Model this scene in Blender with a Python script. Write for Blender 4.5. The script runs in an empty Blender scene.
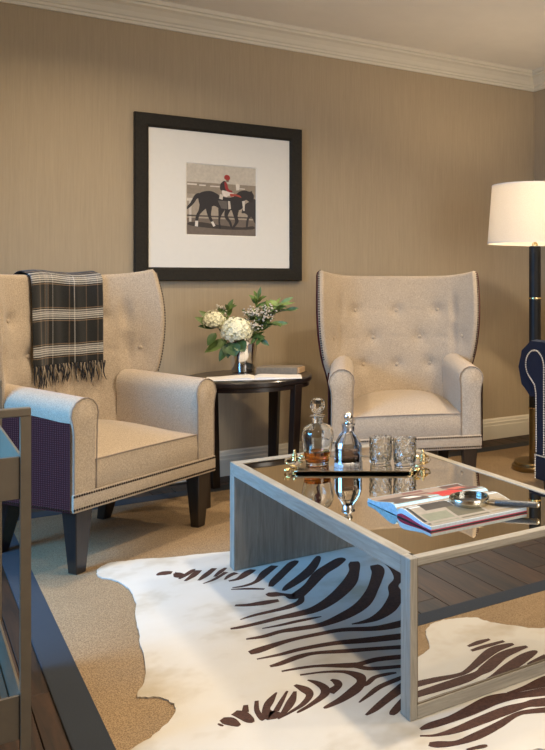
import bpy, bmesh, math, random
from mathutils import Vector, Matrix
random.seed(7)
PI = math.pi
SC = bpy.context.scene
COL = SC.collection

# ------------------------------------------------------------------ camera
cd = bpy.data.cameras.new('camera')
cd.sensor_width = 36.0
cd.lens = 834.116 / 750 * 36.0
cd.shift_x = (272.5 - 500.0) / 750
cd.shift_y = -(375.0 - 280.0) / 750
cd.clip_start = 0.05
cam = bpy.data.objects.new('camera', cd)
cam.location = (0, 0, 1.15)
cam.rotation_euler = (PI / 2, 0, -math.radians(35.954))
COL.objects.link(cam)
SC.camera = cam

# ------------------------------------------------------------------ light and exposure
SC.view_settings.view_transform = 'Standard'
SC.view_settings.look = 'None'
SC.view_settings.gamma = 1.0
SC.view_settings.use_curve_mapping = False
SC.view_settings.exposure = 0.10
SC.cycles.max_bounces = 10
SC.cycles.transmission_bounces = 10
SC.cycles.caustics_reflective = False
SC.cycles.caustics_refractive = False
SC.cycles.sample_clamp_indirect = 4.0

wd = bpy.data.worlds.new('sky')
SC.world = wd
wd.use_nodes = True
wd.node_tree.nodes['Background'].inputs[0].default_value = (0.55, 0.72, 1.0, 1)
wd.node_tree.nodes['Background'].inputs[1].default_value = 0.8


def area(name, loc, rot, sx, sy, energy, color, shape='RECTANGLE', spread=180):
    l = bpy.data.lights.new(name, 'AREA')
    l.shape = shape
    l.size = sx
    l.size_y = sy
    l.energy = energy
    l.color = color
    l.spread = math.radians(spread)
    o = bpy.data.objects.new(name, l)
    o.location = loc
    o.rotation_euler = rot
    COL.objects.link(o)
    return o


WARM = (1.0, 0.80, 0.56)
# daylight outside the left window (from the sky above) and an added soft fill behind the camera
area('daylight_and_fill', (-1.80, 2.75, 1.85), (0, -math.radians(62), 0), 1.5, 2.0, 158, (0.13, 0.48, 1.0), spread=130)
area('daylight_and_fill', (2.35, -1.10, 1.45), (PI / 2, 0, 0), 2.0, 1.7, 48, (1.0, 0.92, 0.82))  # added frontal fill to even out the back wall
# recessed ceiling lamps
DOWNLIGHTS = [(1.75, 2.25, 28, 'above the coffee table'), (0.7, 1.0, 14, 'above the bare wood floor'), (2.75, 0.9, 22, 'in front of the added fill window'),
              (2.9, 3.1, 23, 'above the navy sofa'), (0.75, 3.75, 19, 'above the armchair with the throw')]
for dx, dy, en, where in DOWNLIGHTS:
    area('downlight', (dx, dy, 2.672), (0, 0, 0), 0.16, 0.16, en, WARM, 'DISK', 150)

# ------------------------------------------------------------------ materials


def lin(c):
    return tuple(((v / 255) / 12.92 if v / 255 < 0.04045 else ((v / 255 + 0.055) / 1.055) ** 2.4) for v in c)


class NT:
    def __init__(s, name):
        s.m = bpy.data.materials.new(name)
        s.m.use_nodes = True
        s.t = s.m.node_tree
        s.p = s.t.nodes['Principled BSDF']

    def n(s, typ, **kw):
        nd = s.t.nodes.new(typ)
        for k, v in kw.items():
            if k in nd.inputs:
                nd.inputs[k].default_value = v
            else:
                setattr(nd, k, v)
        return nd

    def l(s, a, b):
        s.t.links.new(a, b)

    def coord(s, scale, kind='Object', rot=(0, 0, 0)):
        c = s.n('ShaderNodeTexCoord')
        mp = s.n('ShaderNodeMapping')
        mp.inputs['Scale'].default_value = scale if hasattr(scale, '__len__') else (scale,) * 3
        mp.inputs['Rotation'].default_value = rot
        s.l(c.outputs[kind], mp.inputs['Vector'])
        return mp.outputs[0]

    def noise(s, vec, scale=1.0, detail=4, rough=0.6, dist=0.0):
        nd = s.n('ShaderNodeTexNoise', Scale=scale, Detail=detail, Roughness=rough, Distortion=dist)
        s.l(vec, nd.inputs['Vector'])
        return nd.outputs['Fac']

    def ramp(s, fac, stops, mode='LINEAR'):
        r = s.n('ShaderNodeValToRGB')
        cr = r.color_ramp
        cr.interpolation = mode
        while len(cr.elements) < len(stops):
            cr.elements.new(0.5)
        for e, (p, c) in zip(cr.elements, stops):
            e.position = p
            e.color = (*c, 1) if len(c) == 3 else c
        s.l(fac, r.inputs[0])
        return r.outputs[0]

    def base(s, out):
        s.l(out, s.p.inputs['Base Color'])

    def bump(s, fac, strength=0.3, dist=0.002):
        b = s.n('ShaderNodeBump', Strength=strength, Distance=dist)
        s.l(fac, b.inputs['Height'])
        s.l(b.outputs[0], s.p.inputs['Normal'])


def mul(c, k):
    return tuple(min(1, v * k) for v in c)


MAT = {}


def simple(name, col, rough=0.5, metal=0.0, nscale=40, namt=0.12, bump=0.0, spec=None, coat=0.0):
    """plain surface with a little colour mottling"""
    m = NT(name)
    f = m.noise(m.coord(nscale))
    m.base(m.ramp(f, [(0.3, mul(col, 1 - namt)), (0.7, mul(col, 1 + namt))]))
    m.p.inputs['Roughness'].default_value = rough
    m.p.inputs['Metallic'].default_value = metal
    if spec is not None:
        m.p.inputs['Specular IOR Level'].default_value = spec
    if coat:
        m.p.inputs['Coat Weight'].default_value = coat
    if bump:
        m.bump(f, bump)
    MAT[name] = m.m
    return m.m


def fabric(name, col, scale=260, amt=0.22, bump=0.35, sheen=0.2, soft=3.0):
    m = NT(name)
    f = m.noise(m.coord((scale, scale, scale)), detail=3, rough=0.7)
    g = m.noise(m.coord(soft), detail=2)
    a = m.ramp(f, [(0.25, mul(col, 1 - amt)), (0.75, mul(col, 1 + amt))])
    b = m.ramp(g, [(0.3, (0.94, 0.94, 0.94)), (0.7, (1.04, 1.04, 1.04))])
    mx = m.n('ShaderNodeMix', data_type='RGBA', blend_type='MULTIPLY')
    mx.inputs[0].default_value = 1
    m.l(a, mx.inputs[6])
    m.l(b, mx.inputs[7])
    m.base(mx.outputs[2])
    m.p.inputs['Roughness'].default_value = 0.9
    m.p.inputs['Specular IOR Level'].default_value = 0.15
    m.p.inputs['Sheen Weight'].default_value = sheen
    m.bump(f, bump, 0.0015)
    MAT[name] = m.m
    return m.m


def wood(name, c1, c2, scale=(3, 45, 45), rough=0.45, rot=(0, 0, 0), bump=0.15, coat=0.0, kind='Object', rand=False):
    m = NT(name)
    v = m.coord(scale, kind, rot)
    if rand:
        oi = m.n('ShaderNodeObjectInfo')
        ad = m.n('ShaderNodeVectorMath', operation='MULTIPLY_ADD')
        ad.inputs[1].default_value = (1, 1, 1)
        sc = m.n('ShaderNodeVectorMath', operation='SCALE')
        sc.inputs[0].default_value = (37.0, 19.0, 7.0)
        m.l(oi.outputs['Random'], sc.inputs['Scale'])
        m.l(v, ad.inputs[0])
        m.l(sc.outputs[0], ad.inputs[2])
        v = ad.outputs[0]
    f = m.noise(v, 1.0, 6, 0.62, 1.2)
    col = m.ramp(f, [(0.28, c1), (0.5, tuple((a + b) / 2 for a, b in zip(c1, c2))), (0.72, c2)])
    if rand:
        hv = m.n('ShaderNodeHueSaturation')
        mr = m.n('ShaderNodeMapRange')
        mr.inputs['To Min'].default_value = 0.65
        mr.inputs['To Max'].default_value = 1.3
        m.l(oi.outputs['Random'], mr.inputs['Value'])
        m.l(mr.outputs[0], hv.inputs['Value'])
        m.l(col, hv.inputs['Color'])
        col = hv.outputs[0]
    m.base(col)
    m.p.inputs['Roughness'].default_value = rough
    if coat:
        m.p.inputs['Coat Weight'].default_value = coat
        m.p.inputs['Coat Roughness'].default_value = 0.15
    m.bump(f, bump, 0.002)
    MAT[name] = m.m
    return m.m


def glass(name, col=(1, 1, 1), rough=0.0, ior=1.5):
    m = NT(name)
    m.p.inputs['Base Color'].default_value = (*col, 1)
    m.p.inputs['Transmission Weight'].default_value = 1
    m.p.inputs['Roughness'].default_value = rough
    m.p.inputs['IOR'].default_value = ior
    MAT[name] = m.m
    return m.m


def wallpaper(name, col):
    m = NT(name)
    f = m.noise(m.coord((150, 150, 5)), detail=5, rough=0.7)
    g = m.noise(m.coord((90, 90, 2.5)), detail=3, rough=0.6)
    a = m.ramp(f, [(0.25, mul(col, 0.92)), (0.75, mul(col, 1.08))])
    b = m.ramp(g, [(0.3, (0.985, 0.985, 0.985)), (0.7, (1.015, 1.015, 1.015))])
    mx = m.n('ShaderNodeMix', data_type='RGBA', blend_type='MULTIPLY')
    mx.inputs[0].default_value = 1
    m.l(a, mx.inputs[6])
    m.l(b, mx.inputs[7])
    m.base(mx.outputs[2])
    m.p.inputs['Roughness'].default_value = 0.75
    m.p.inputs['Specular IOR Level'].default_value = 0.25
    m.bump(f, 0.25, 0.001)
    MAT[name] = m.m


def sisal(name, c1, c2):
    m = NT(name)
    v = m.coord((150, 150, 150))
    w1 = m.n('ShaderNodeTexVoronoi', Scale=1.6)
    m.l(v, w1.inputs['Vector'])
    f = m.noise(v, 1.0, 4, 0.7)
    g = m.noise(m.coord(5), 1.0, 3)
    ad = m.n('ShaderNodeMath', operation='MULTIPLY')
    m.l(w1.outputs['Distance'], ad.inputs[0])
    m.l(f, ad.inputs[1])
    a = m.ramp(ad.outputs[0], [(0.02, c1), (0.32, c2)])
    b = m.ramp(g, [(0.3, (0.93, 0.93, 0.93)), (0.7, (1.06, 1.06, 1.06))])
    mx = m.n('ShaderNodeMix', data_type='RGBA', blend_type='MULTIPLY')
    mx.inputs[0].default_value = 1
    m.l(a, mx.inputs[6])
    m.l(b, mx.inputs[7])
    m.base(mx.outputs[2])
    m.p.inputs['Roughness'].default_value = 0.95
    m.p.inputs['Specular IOR Level'].default_value = 0.1
    m.bump(ad.outputs[0], 0.7, 0.004)
    MAT[name] = m.m


wallpaper('wall_paper', (0.445, 0.352, 0.232))
simple('ceiling_paint', (0.86, 0.81, 0.72), 0.9, nscale=6, namt=0.02)
simple('trim_paint', (0.74, 0.68, 0.55), 0.5, nscale=8, namt=0.02)
wood('floor_plank', (0.005, 0.003, 0.002), (0.060, 0.027, 0.011), (30, 2.2, 30), 0.62, rand=True, bump=0.25)
simple('floor_base', (0.02, 0.012, 0.008), 0.7)
sisal('sisal', (0.15, 0.10, 0.055), (0.37, 0.26, 0.15))
fabric('navy_binding', (0.026, 0.032, 0.042), 400, 0.3, 0.2, 0.1)
fabric('cream_tweed', (0.43, 0.348, 0.256), 220, 0.36, 0.7)
m = NT('plum_weave')
v = m.coord((1, 1, 1))
wa = m.n('ShaderNodeTexWave', wave_type='BANDS', bands_direction='Z', Scale=38, Distortion=1.5, Detail=2)
m.l(v, wa.inputs['Vector'])
wb = m.n('ShaderNodeTexWave', wave_type='BANDS', bands_direction='Y', Scale=26, Distortion=1.0, Detail=2)
m.l(v, wb.inputs['Vector'])
mm = m.n('ShaderNodeMath', operation='MULTIPLY')
m.l(wa.outputs['Fac'], mm.inputs[0])
m.l(wb.outputs['Fac'], mm.inputs[1])
m.base(m.ramp(mm.outputs[0], [(0.0, (0.040, 0.007, 0.007)), (0.35, (0.080, 0.017, 0.016)), (0.9, (0.115, 0.042, 0.042))]))
m.p.inputs['Roughness'].default_value = 0.85
m.p.inputs['Specular IOR Level'].default_value = 0.15
m.bump(mm.outputs[0], 0.4, 0.002)
MAT['plum_weave'] = m.m
fabric('welt', (0.27, 0.215, 0.165), 300, 0.15)
simple('nail_bronze', (0.055, 0.040, 0.030), 0.3, 0.8)
simple('nail_silver', (0.75, 0.72, 0.66), 0.3, 0.9)
wood('espresso', (0.010, 0.007, 0.006), (0.026, 0.017, 0.013), (40, 40, 3), 0.28, coat=0.3)
wood('grey_oak', (0.235, 0.215, 0.175), (0.40, 0.37, 0.31), (70, 5, 70), 0.55)
wood('grey_oak_upright', (0.235, 0.215, 0.175), (0.40, 0.37, 0.31), (70, 70, 5), 0.55)
wood('grey_oak_cross', (0.235, 0.215, 0.175), (0.40, 0.37, 0.31), (5, 70, 70), 0.55)
simple('mirror', (0.64, 0.62, 0.58), 0.015, 1.0, namt=0.0)
simple('bronze_tint_mirror', (0.82, 0.74, 0.60), 0.012, 1.0, namt=0.0)
simple('silver', (0.86, 0.85, 0.82), 0.10, 1.0, namt=0.05)
simple('old_silver', (0.60, 0.60, 0.62), 0.25, 1.0, nscale=150, namt=0.35, bump=0.2)
simple('brass', (0.72, 0.55, 0.27), 0.25, 1.0, namt=0.08)
simple('nickel', (0.60, 0.57, 0.47), 0.2, 1.0, namt=0.08)
simple('old_brass', (0.30, 0.215, 0.10), 0.32, 1.0, namt=0.1)
simple('pewter_metal', (0.185, 0.148, 0.10), 0.45, 0.35, nscale=20, namt=0.08)
simple('black_lacquer', (0.012, 0.011, 0.010), 0.45, spec=0.25)
simple('frame_black', (0.022, 0.019, 0.014), 0.6, nscale=80, namt=0.2, spec=0.2)
simple('mat_board', (0.84, 0.82, 0.76), 0.85, namt=0.01)
fabric('navy_velvet', (0.0065, 0.0095, 0.022), 200, 0.35, 0.25, 0.06)
glass('crystal', (0.97, 0.99, 1.0), 0.0, 1.5)
glass('lens_glass', (0.90, 0.98, 0.95), 0.0, 1.45)
glass('whisky', (0.62, 0.20, 0.03), 0.0, 1.36)
glass('smoke_spirit', (0.34, 0.25, 0.22), 0.0, 1.36)
simple('hide_brown', (0.068, 0.030, 0.020), 0.75, nscale=120, namt=0.35, spec=0.3)
simple('paper', (0.78, 0.74, 0.68), 0.7, nscale=15, namt=0.03)
simple('page_edge', (0.58, 0.70, 0.78), 0.7, nscale=200, namt=0.15)
simple('book_cloth', (0.235, 0.190, 0.135), 0.8, nscale=60, namt=0.15)
simple('book_pages', (0.55, 0.36, 0.20), 0.8, nscale=120, namt=0.15)
simple('leaf_green', (0.115, 0.185, 0.045), 0.45, nscale=30, namt=0.35)
simple('leaf_light', (0.22, 0.31, 0.085), 0.5, nscale=30, namt=0.3)
simple('leaf_dark', (0.055, 0.115, 0.032), 0.4, nscale=30, namt=0.3)
simple('stem_green', (0.07, 0.10, 0.035), 0.6)
simple('petal', (0.90, 0.89, 0.68), 0.7, nscale=70, namt=0.12)
simple('bud', (0.62, 0.56, 0.48), 0.7, nscale=200, namt=0.35)
simple('dark_grip', (0.10, 0.105, 0.11), 0.4, 0.5, nscale=300, namt=0.4, bump=0.4)
simple('rubber', (0.02, 0.02, 0.02), 0.6)

# hide: cream hair with faint tan clouds
m = NT('hide_cream')
f = m.noise(m.coord(3.0), 1.0, 4, 0.6)
g = m.noise(m.coord((160, 160, 160)), 1.0, 3, 0.7)
m.base(m.ramp(f, [(0.30, (0.46, 0.39, 0.28)), (0.48, (0.63, 0.59, 0.51)), (0.8, (0.67, 0.645, 0.585))]))
m.p.inputs['Roughness'].default_value = 0.8
m.p.inputs['Specular IOR Level'].default_value = 0.25
m.bump(g, 0.25, 0.002)
MAT['hide_cream'] = m.m

# lampshade: cloth that lets the bulb's light through
m = NT('shade_linen')
tr = m.n('ShaderNodeBsdfTranslucent')
df = m.n('ShaderNodeBsdfDiffuse')
f = m.noise(m.coord((220, 220, 220)), 1.0, 3)
c = m.ramp(f, [(0.3, (0.80, 0.74, 0.64)), (0.7, (0.88, 0.83, 0.74))])
m.l(c, tr.inputs[0])
m.l(c, df.inputs[0])
ms = m.n('ShaderNodeMixShader')
ms.inputs[0].default_value = 0.45
m.l(df.outputs[0], ms.inputs[1])
m.l(tr.outputs[0], ms.inputs[2])
m.l(ms.outputs[0], m.t.nodes['Material Output'].inputs[0])
MAT['shade_linen'] = m.m


def emit(name, col, st):
    m = NT(name)
    m.p.inputs['Base Color'].default_value = (*col, 1)
    m.p.inputs['Emission Color'].default_value = (*col, 1)
    m.p.inputs['Emission Strength'].default_value = st
    MAT[name] = m.m


emit('bulb_glow', (1.0, 0.78, 0.5), 6.0)
emit('downlight_glow', (1.0, 0.85, 0.65), 4.0)


def plaid(name):
    """dark tartan: white and tan line bands, woven from the two UV directions"""
    m = NT(name)
    uv = m.n('ShaderNodeUVMap')
    sp = m.n('ShaderNodeSeparateXYZ')
    m.l(uv.outputs[0], sp.inputs[0])

    def bands(out, mulv, off, stops):
        a = m.n('ShaderNodeMath', operation='MULTIPLY_ADD')
        a.inputs[1].default_value = mulv
        a.inputs[2].default_value = off
        m.l(out, a.inputs[0])
        b = m.n('ShaderNodeMath', operation='FRACT')
        m.l(a.outputs[0], b.inputs[0])
        return m.ramp(b.outputs[0], stops, 'CONSTANT')
    D = (0.018, 0.019, 0.020)
    G = (0.15, 0.15, 0.15)
    Wt = (0.62, 0.60, 0.56)
    T = (0.24, 0.17, 0.11)
    hb = bands(sp.outputs[1], 1.0, 0.0, [(0, D), (0.28, T), (0.30, D), (0.335, Wt), (0.355, G), (0.40, Wt), (0.425, G),
               (0.455, Wt), (0.485, G), (0.51, Wt), (0.535, G), (0.58, Wt), (0.60, D), (0.635, T), (0.655, D)])
    vb = bands(sp.outputs[0], 1.0, 0.0, [(0, D), (0.12, T), (0.14, D), (0.20, T), (0.215, G), (0.245, T), (0.26, D),
               (0.31, Wt), (0.318, D), (0.55, T), (0.562, D), (0.60, Wt), (0.612, D), (0.78, T), (0.79, D), (0.92, T), (0.93, D)])
    wv = m.n('ShaderNodeTexChecker', Scale=260)
    m.l(uv.outputs[0], wv.inputs['Vector'])
    mx = m.n('ShaderNodeMix', data_type='RGBA', blend_type='MIX')
    rr = m.ramp(wv.outputs['Fac'], [(0, (0.35, 0.35, 0.35)), (1, (0.65, 0.65, 0.65))])
    mx.inputs[0].default_value = 0.30
    m.l(hb, mx.inputs[6])
    m.l(vb, mx.inputs[7])
    nz = m.noise(m.coord(350), 1.0, 2)
    b2 = m.ramp(nz, [(0.3, (0.7, 0.7, 0.7)), (0.7, (1.25, 1.25, 1.25))])
    m2 = m.n('ShaderNodeMix', data_type='RGBA', blend_type='MULTIPLY')
    m2.inputs[0].default_value = 1
    m.l(mx.outputs[2], m2.inputs[6])
    m.l(b2, m2.inputs[7])
    m.base(m2.outputs[2])
    m.p.inputs['Roughness'].default_value = 0.95
    m.p.inputs['Specular IOR Level'].default_value = 0.1
    m.p.inputs['Sheen Weight'].default_value = 0.2
    MAT[name] = m.m


plaid('tartan')
simple('fringe_dark', (0.018, 0.020, 0.028), 0.9, nscale=90, namt=0.3)
simple('fringe_pale', (0.30, 0.25, 0.19), 0.9, nscale=90, namt=0.3)

# ------------------------------------------------------------------ mesh helpers


def obj(name, bm, mat, parent=None, smooth=False, loc=None, rotz=None, auto=None):
    me = bpy.data.meshes.new(name)
    bmesh.ops.recalc_face_normals(bm, faces=bm.faces)
    bm.to_mesh(me)
    bm.free()
    return mobj(name, me, mat, parent, smooth, loc, rotz)


def mobj(name, me, mat, parent=None, smooth=False, loc=None, rotz=None):
    if isinstance(mat, str):
        mat = [mat]
    if not me.materials:
        for k in mat:
            me.materials.append(MAT[k])
    if smooth:
        for p in me.polygons:
            p.use_smooth = True
        if smooth != 'all':
            me.set_sharp_from_angle(angle=math.radians(smooth if smooth is not True else 40))
    o = bpy.data.objects.new(name, me)
    COL.objects.link(o)
    if parent:
        o.parent = parent
    if loc is not None:
        o.location = loc
    if rotz is not None:
        o.rotation_euler = (0, 0, rotz)
    return o


def tag(o, label, cat, group=None, kind=None):
    o['label'] = label
    o['category'] = cat
    if group:
        o['group'] = group
    if kind:
        o['kind'] = kind
    return o


def thing(name, label, cat, loc=(0, 0, 0), rotz=0, group=None):
    o = bpy.data.objects.new(name, None)
    o.empty_display_size = 0.1
    COL.objects.link(o)
    o.location = loc
    o.rotation_euler = (0, 0, rotz)
    return tag(o, label, cat, group)


def structure(o, label, cat):
    o['kind'] = 'structure'
    o['label'] = label
    o['category'] = cat
    return o


def stuff(o):
    o['kind'] = 'stuff'
    return o


def box(bm, x0, x1, y0, y1, z0, z1, bev=0.0, seg=2):
    vs = [bm.verts.new((x, y, z)) for x in (x0, x1) for y in (y0, y1) for z in (z0, z1)]
    F = [(0, 1, 3, 2), (4, 6, 7, 5), (0, 4, 5, 1), (2, 3, 7, 6), (0, 2, 6, 4), (1, 5, 7, 3)]
    fs = [bm.faces.new([vs[i] for i in f]) for f in F]
    if bev:
        es = list({e for f in fs for e in f.edges})
        bmesh.ops.bevel(bm, geom=es, offset=bev, segments=seg, profile=0.5, affect='EDGES')
    return bm


def nbox(*a, **k):
    return box(bmesh.new(), *a, **k)


def lathe(bm, prof, seg=24, cx=0, cy=0, cz=0, rfun=None, closed=False):
    rings = []
    for (r, z) in prof:
        if r < 1e-6:
            rings.append([bm.verts.new((cx, cy, cz + z))])
        else:
            ring = []
            for i in range(seg):
                a = 2 * PI * i / seg
                rr = r if rfun is None else rfun(r, a, z)
                ring.append(bm.verts.new((cx + rr * math.cos(a), cy + rr * math.sin(a), cz + z)))
            rings.append(ring)
    pairs = list(zip(rings, rings[1:]))
    if closed:
        pairs.append((rings[-1], rings[0]))
    for A, B in pairs:
        if len(A) == 1 and len(B) == 1:
            continue
        for i in range(seg):
            j = (i + 1) % seg
            if len(A) == 1:
                bm.faces.new((A[0], B[i], B[j]))
            elif len(B) == 1:
                bm.faces.new((A[i], A[j], B[0]))
            else:
                bm.faces.new((A[i], A[j], B[j], B[i]))
    return bm


def nlathe(prof, seg=24, **k):
    return lathe(bmesh.new(), prof, seg, **k)


def tube(bm, pts, r, seg=8, cap=True, closed=False):
    pts = [Vector(p) for p in pts]
    n = len(pts)
    rings = []
    up = None
    for i, p in enumerate(pts):
        if closed:
            t = pts[(i + 1) % n] - pts[i - 1]
        else:
            t = pts[min(i + 1, n - 1)] - pts[max(i - 1, 0)]
        t.normalize()
        if up is None:
            up = Vector((0, 0, 1)) if abs(t.z) < 0.9 else Vector((1, 0, 0))
        a = t.cross(up)
        if a.length < 1e-5:
            a = t.cross(Vector((0.3, 1, 0.2)))
        a.normalize()
        up = a.cross(t).normalized()
        rr = r[i] if hasattr(r, '__len__') else r
        rings.append([bm.verts.new(p + (a * math.cos(2 * PI * k / seg) + up * math.sin(2 * PI * k / seg)) * rr) for k in range(seg)])
    for i in range(n if closed else n - 1):
        A, B = rings[i], rings[(i + 1) % n]
        for k in range(seg):
            bm.faces.new((A[k], A[(k + 1) % seg], B[(k + 1) % seg], B[k]))
    if cap and not closed:
        bm.faces.new(rings[0][::-1])
        bm.faces.new(rings[-1])
    return bm


def ntube(*a, **k):
    return tube(bmesh.new(), *a, **k)


def extrude_poly(bm, poly, fn, a, b):
    """prism of a 2D polygon; fn(p, t) -> 3D"""
    A = [bm.verts.new(fn(p, a)) for p in poly]
    B = [bm.verts.new(fn(p, b)) for p in poly]
    n = len(poly)
    for i in range(n):
        j = (i + 1) % n
        bm.faces.new((A[i], A[j], B[j], B[i]))
    bm.faces.new(A[::-1])
    bm.faces.new(B)
    return bm


def grid(bm, nu, nv, fn, uvname=None, closed_u=False):
    V = [[bm.verts.new(fn(i / (nu - 1), j / (nv - 1))) for j in range(nv)] for i in range(nu)]
    uvl = bm.loops.layers.uv.verify() if uvname else None
    for i in range(nu - 1):
        for j in range(nv - 1):
            f = bm.faces.new((V[i][j], V[i + 1][j], V[i + 1][j + 1], V[i][j + 1]))
            if uvl:
                for lp, (a, b) in zip(f.loops, ((i, j), (i + 1, j), (i + 1, j + 1), (i, j + 1))):
                    lp[uvl].uv = uvname(a / (nu - 1), b / (nv - 1))
    return V


def catmull(pts, k=6, closed=False):
    out = []
    n = len(pts)
    rng = n if closed else n - 1
    for i in range(rng):
        if closed:
            p0, p1, p2, p3 = pts[i - 1], pts[i], pts[(i + 1) % n], pts[(i + 2) % n]
        else:
            p0, p1, p2, p3 = pts[max(i - 1, 0)], pts[i], pts[i + 1], pts[min(i + 2, n - 1)]
        for s in range(k):
            t = s / k
            out.append(tuple(0.5 * (2 * b + (c - a) * t + (2 * a - 5 * b + 4 * c - d) * t * t + (-a + 3 * b - 3 * c + d) * t ** 3)
                             for a, b, c, d in zip(p0, p1, p2, p3)))
    if not closed:
        out.append(tuple(pts[-1]))
    return out


def interp(tab, z):
    """smooth (Hermite) interpolation of a table of (z, value)"""
    if z <= tab[0][0]:
        return tab[0][1]
    if z >= tab[-1][0]:
        return tab[-1][1]
    n = len(tab)

    def slope(i):
        a, b = tab[max(i - 1, 0)], tab[min(i + 1, n - 1)]
        return (b[1] - a[1]) / (b[0] - a[0])
    for i in range(n - 1):
        (za, va), (zb, vb) = tab[i], tab[i + 1]
        if z <= zb:
            h = zb - za
            t = (z - za) / h
            return (va * (2 * t ** 3 - 3 * t * t + 1) + h * slope(i) * (t ** 3 - 2 * t * t + t)
                    + vb * (-2 * t ** 3 + 3 * t * t) + h * slope(i + 1) * (t ** 3 - t * t))


def dome(bm, c, n, r, seg=6):
    """nail head: a low dome with its centre at c, facing n"""
    n = Vector(n).normalized()
    a = n.orthogonal().normalized()
    b = n.cross(a)
    c = Vector(c)
    rings = []
    for rr, h in ((1.0, 0.0), (0.75, 0.5)):
        rings.append([bm.verts.new(c + (a * math.cos(2 * PI * k / seg) + b * math.sin(2 * PI * k / seg)) * r * rr + n * r * h) for k in range(seg)])
    top = bm.verts.new(c + n * r * 0.75)
    for k in range(seg):
        j = (k + 1) % seg
        bm.faces.new((rings[0][k], rings[0][j], rings[1][j], rings[1][k]))
        bm.faces.new((rings[1][k], rings[1][j], top))


def along(pts, step):
    """points at equal steps along a polyline"""
    pts = [Vector(p) for p in pts]
    out = [pts[0]]
    need = step
    for a, b in zip(pts, pts[1:]):
        L = (b - a).length
        pos = 0
        while L - pos >= need:
            pos += need
            out.append(a + (b - a) * (pos / L))
            need = step
        need -= L - pos
    return out

# ------------------------------------------------------------------ the room
XL, XR, YB, YF, ZC, ZF = -1.00, 3.914, 4.957, -1.20, 2.70, -0.008
TH = 0.12
structure(obj('floor', nbox(XL - TH, XR + TH, YF - TH, YB + TH, ZF - 0.06, ZF - 0.012), 'floor_base'), 'dark brown hardwood plank floor', 'floor')
floor = bpy.data.objects['floor']
structure(obj('ceiling', nbox(XL - TH, XR + TH, YF - TH, YB + TH, ZC, ZC + 0.1), 'ceiling_paint'), 'plain pale grey ceiling', 'ceiling')
structure(obj('wall_back', nbox(XL - TH, XR + TH, YB, YB + TH, ZF - 0.06, ZC), 'wall_paper'), 'tan grasscloth wall behind the armchairs', 'wall')
structure(obj('wall_right', nbox(XR, XR + TH, YF, YB, ZF - 0.06, ZC), 'wall_paper'), 'tan grasscloth wall beside the floor lamp', 'wall')


def holed_wall(name, a0, a1, h0, h1, z0, z1, fn, label):
    """wall with a rectangular window opening; fn(a, t, z) -> xyz box corner order"""
    bm = bmesh.new()
    for (p, q, lo, hi) in ((a0, h0, ZF - 0.06, ZC), (h1, a1, ZF - 0.06, ZC), (h0, h1, ZF - 0.06, z0), (h0, h1, z1, ZC)):
        box(bm, *fn(p, q), lo, hi)
    return structure(obj(name, bm, 'wall_paper'), label, 'wall')


holed_wall('wall_left', YF, YB, 1.85, 3.65, 0.35, 1.85, lambda p, q: (XL - TH, XL, p, q), 'tan grasscloth wall with a tall window')
holed_wall('wall_front', XL - TH, XR + TH, 1.30, 3.40, 0.55, 2.35, lambda p, q: (p, q, YF - TH, YF), 'tan grasscloth wall with an added fill window')  # opening made for the added fill window


def window(name, label, a0, a1, z0, z1, fn):
    t = thing(name, label, 'window')
    t['kind'] = 'structure'
    w = 0.06
    for (p, q, lo, hi) in ((a0, a1, z0, z0 + w), (a0, a1, z1 - w, z1), (a0, a0 + w, z0, z1), (a1 - w, a1, z0, z1),
                           ((a0 + a1) / 2 - w / 2, (a0 + a1) / 2 + w / 2, z0, z1)):
        obj('window_frame', nbox(*fn(p, q), lo, hi, bev=0.004), 'trim_paint', t)
    return t


window('window_1', 'white framed window in the tan wall', 1.85, 3.65, 0.35, 1.85, lambda p, q: (XL - 0.10, XL - 0.04, p, q))
window('fill_window', 'white framed window added to the front wall for fill light', 1.30, 3.40, 0.55, 2.35, lambda p, q: (p, q, YF - 0.10, YF - 0.04))  # unseen window, added to go with the frontal fill light

CROWN = [(0, 2.572), (0.014, 2.572), (0.016, 2.588), (0.024, 2.592), (0.026, 2.604), (0.034, 2.610), (0.046, 2.632), (0.066, 2.654),
         (0.086, 2.664), (0.088, 2.676), (0.100, 2.680), (0.104, 2.70), (0, 2.70)]
BASE = [(0, ZF), (0.020, ZF), (0.020, 0.088), (0.017, 0.096), (0.017, 0.112), (0.013, 0.118), (0.011, 0.132), (0.005, 0.141), (0, 0.141)]


def runs(nm, prof, label, cat):
    back = extrude_poly(bmesh.new(), prof, lambda p, t: (t, YB - p[0], p[1]), XL, XR)
    right = extrude_poly(bmesh.new(), prof, lambda p, t: (XR - p[0], t, p[1]), YF, YB)
    structure(obj(nm[0], back, 'trim_paint'), label[0], cat)
    structure(obj(nm[1], right, 'trim_paint'), label[1], cat)


runs(('trim_1', 'trim_2'), CROWN, ('off-white crown moulding along the wall above the picture', 'off-white crown moulding above the right wall'), 'moulding')
runs(('baseboard_back', 'baseboard_right'), BASE, ('off-white baseboard behind the round side table', 'off-white baseboard on the right wall'), 'baseboard')
# vertical paper seam trim where the walls meet
structure(obj('trim_3', nbox(XR - 0.006, XR, YB - 0.006, YB, 0.141, 2.572), 'wall_paper'), 'thin tan corner seam of the two walls', 'trim')

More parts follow.
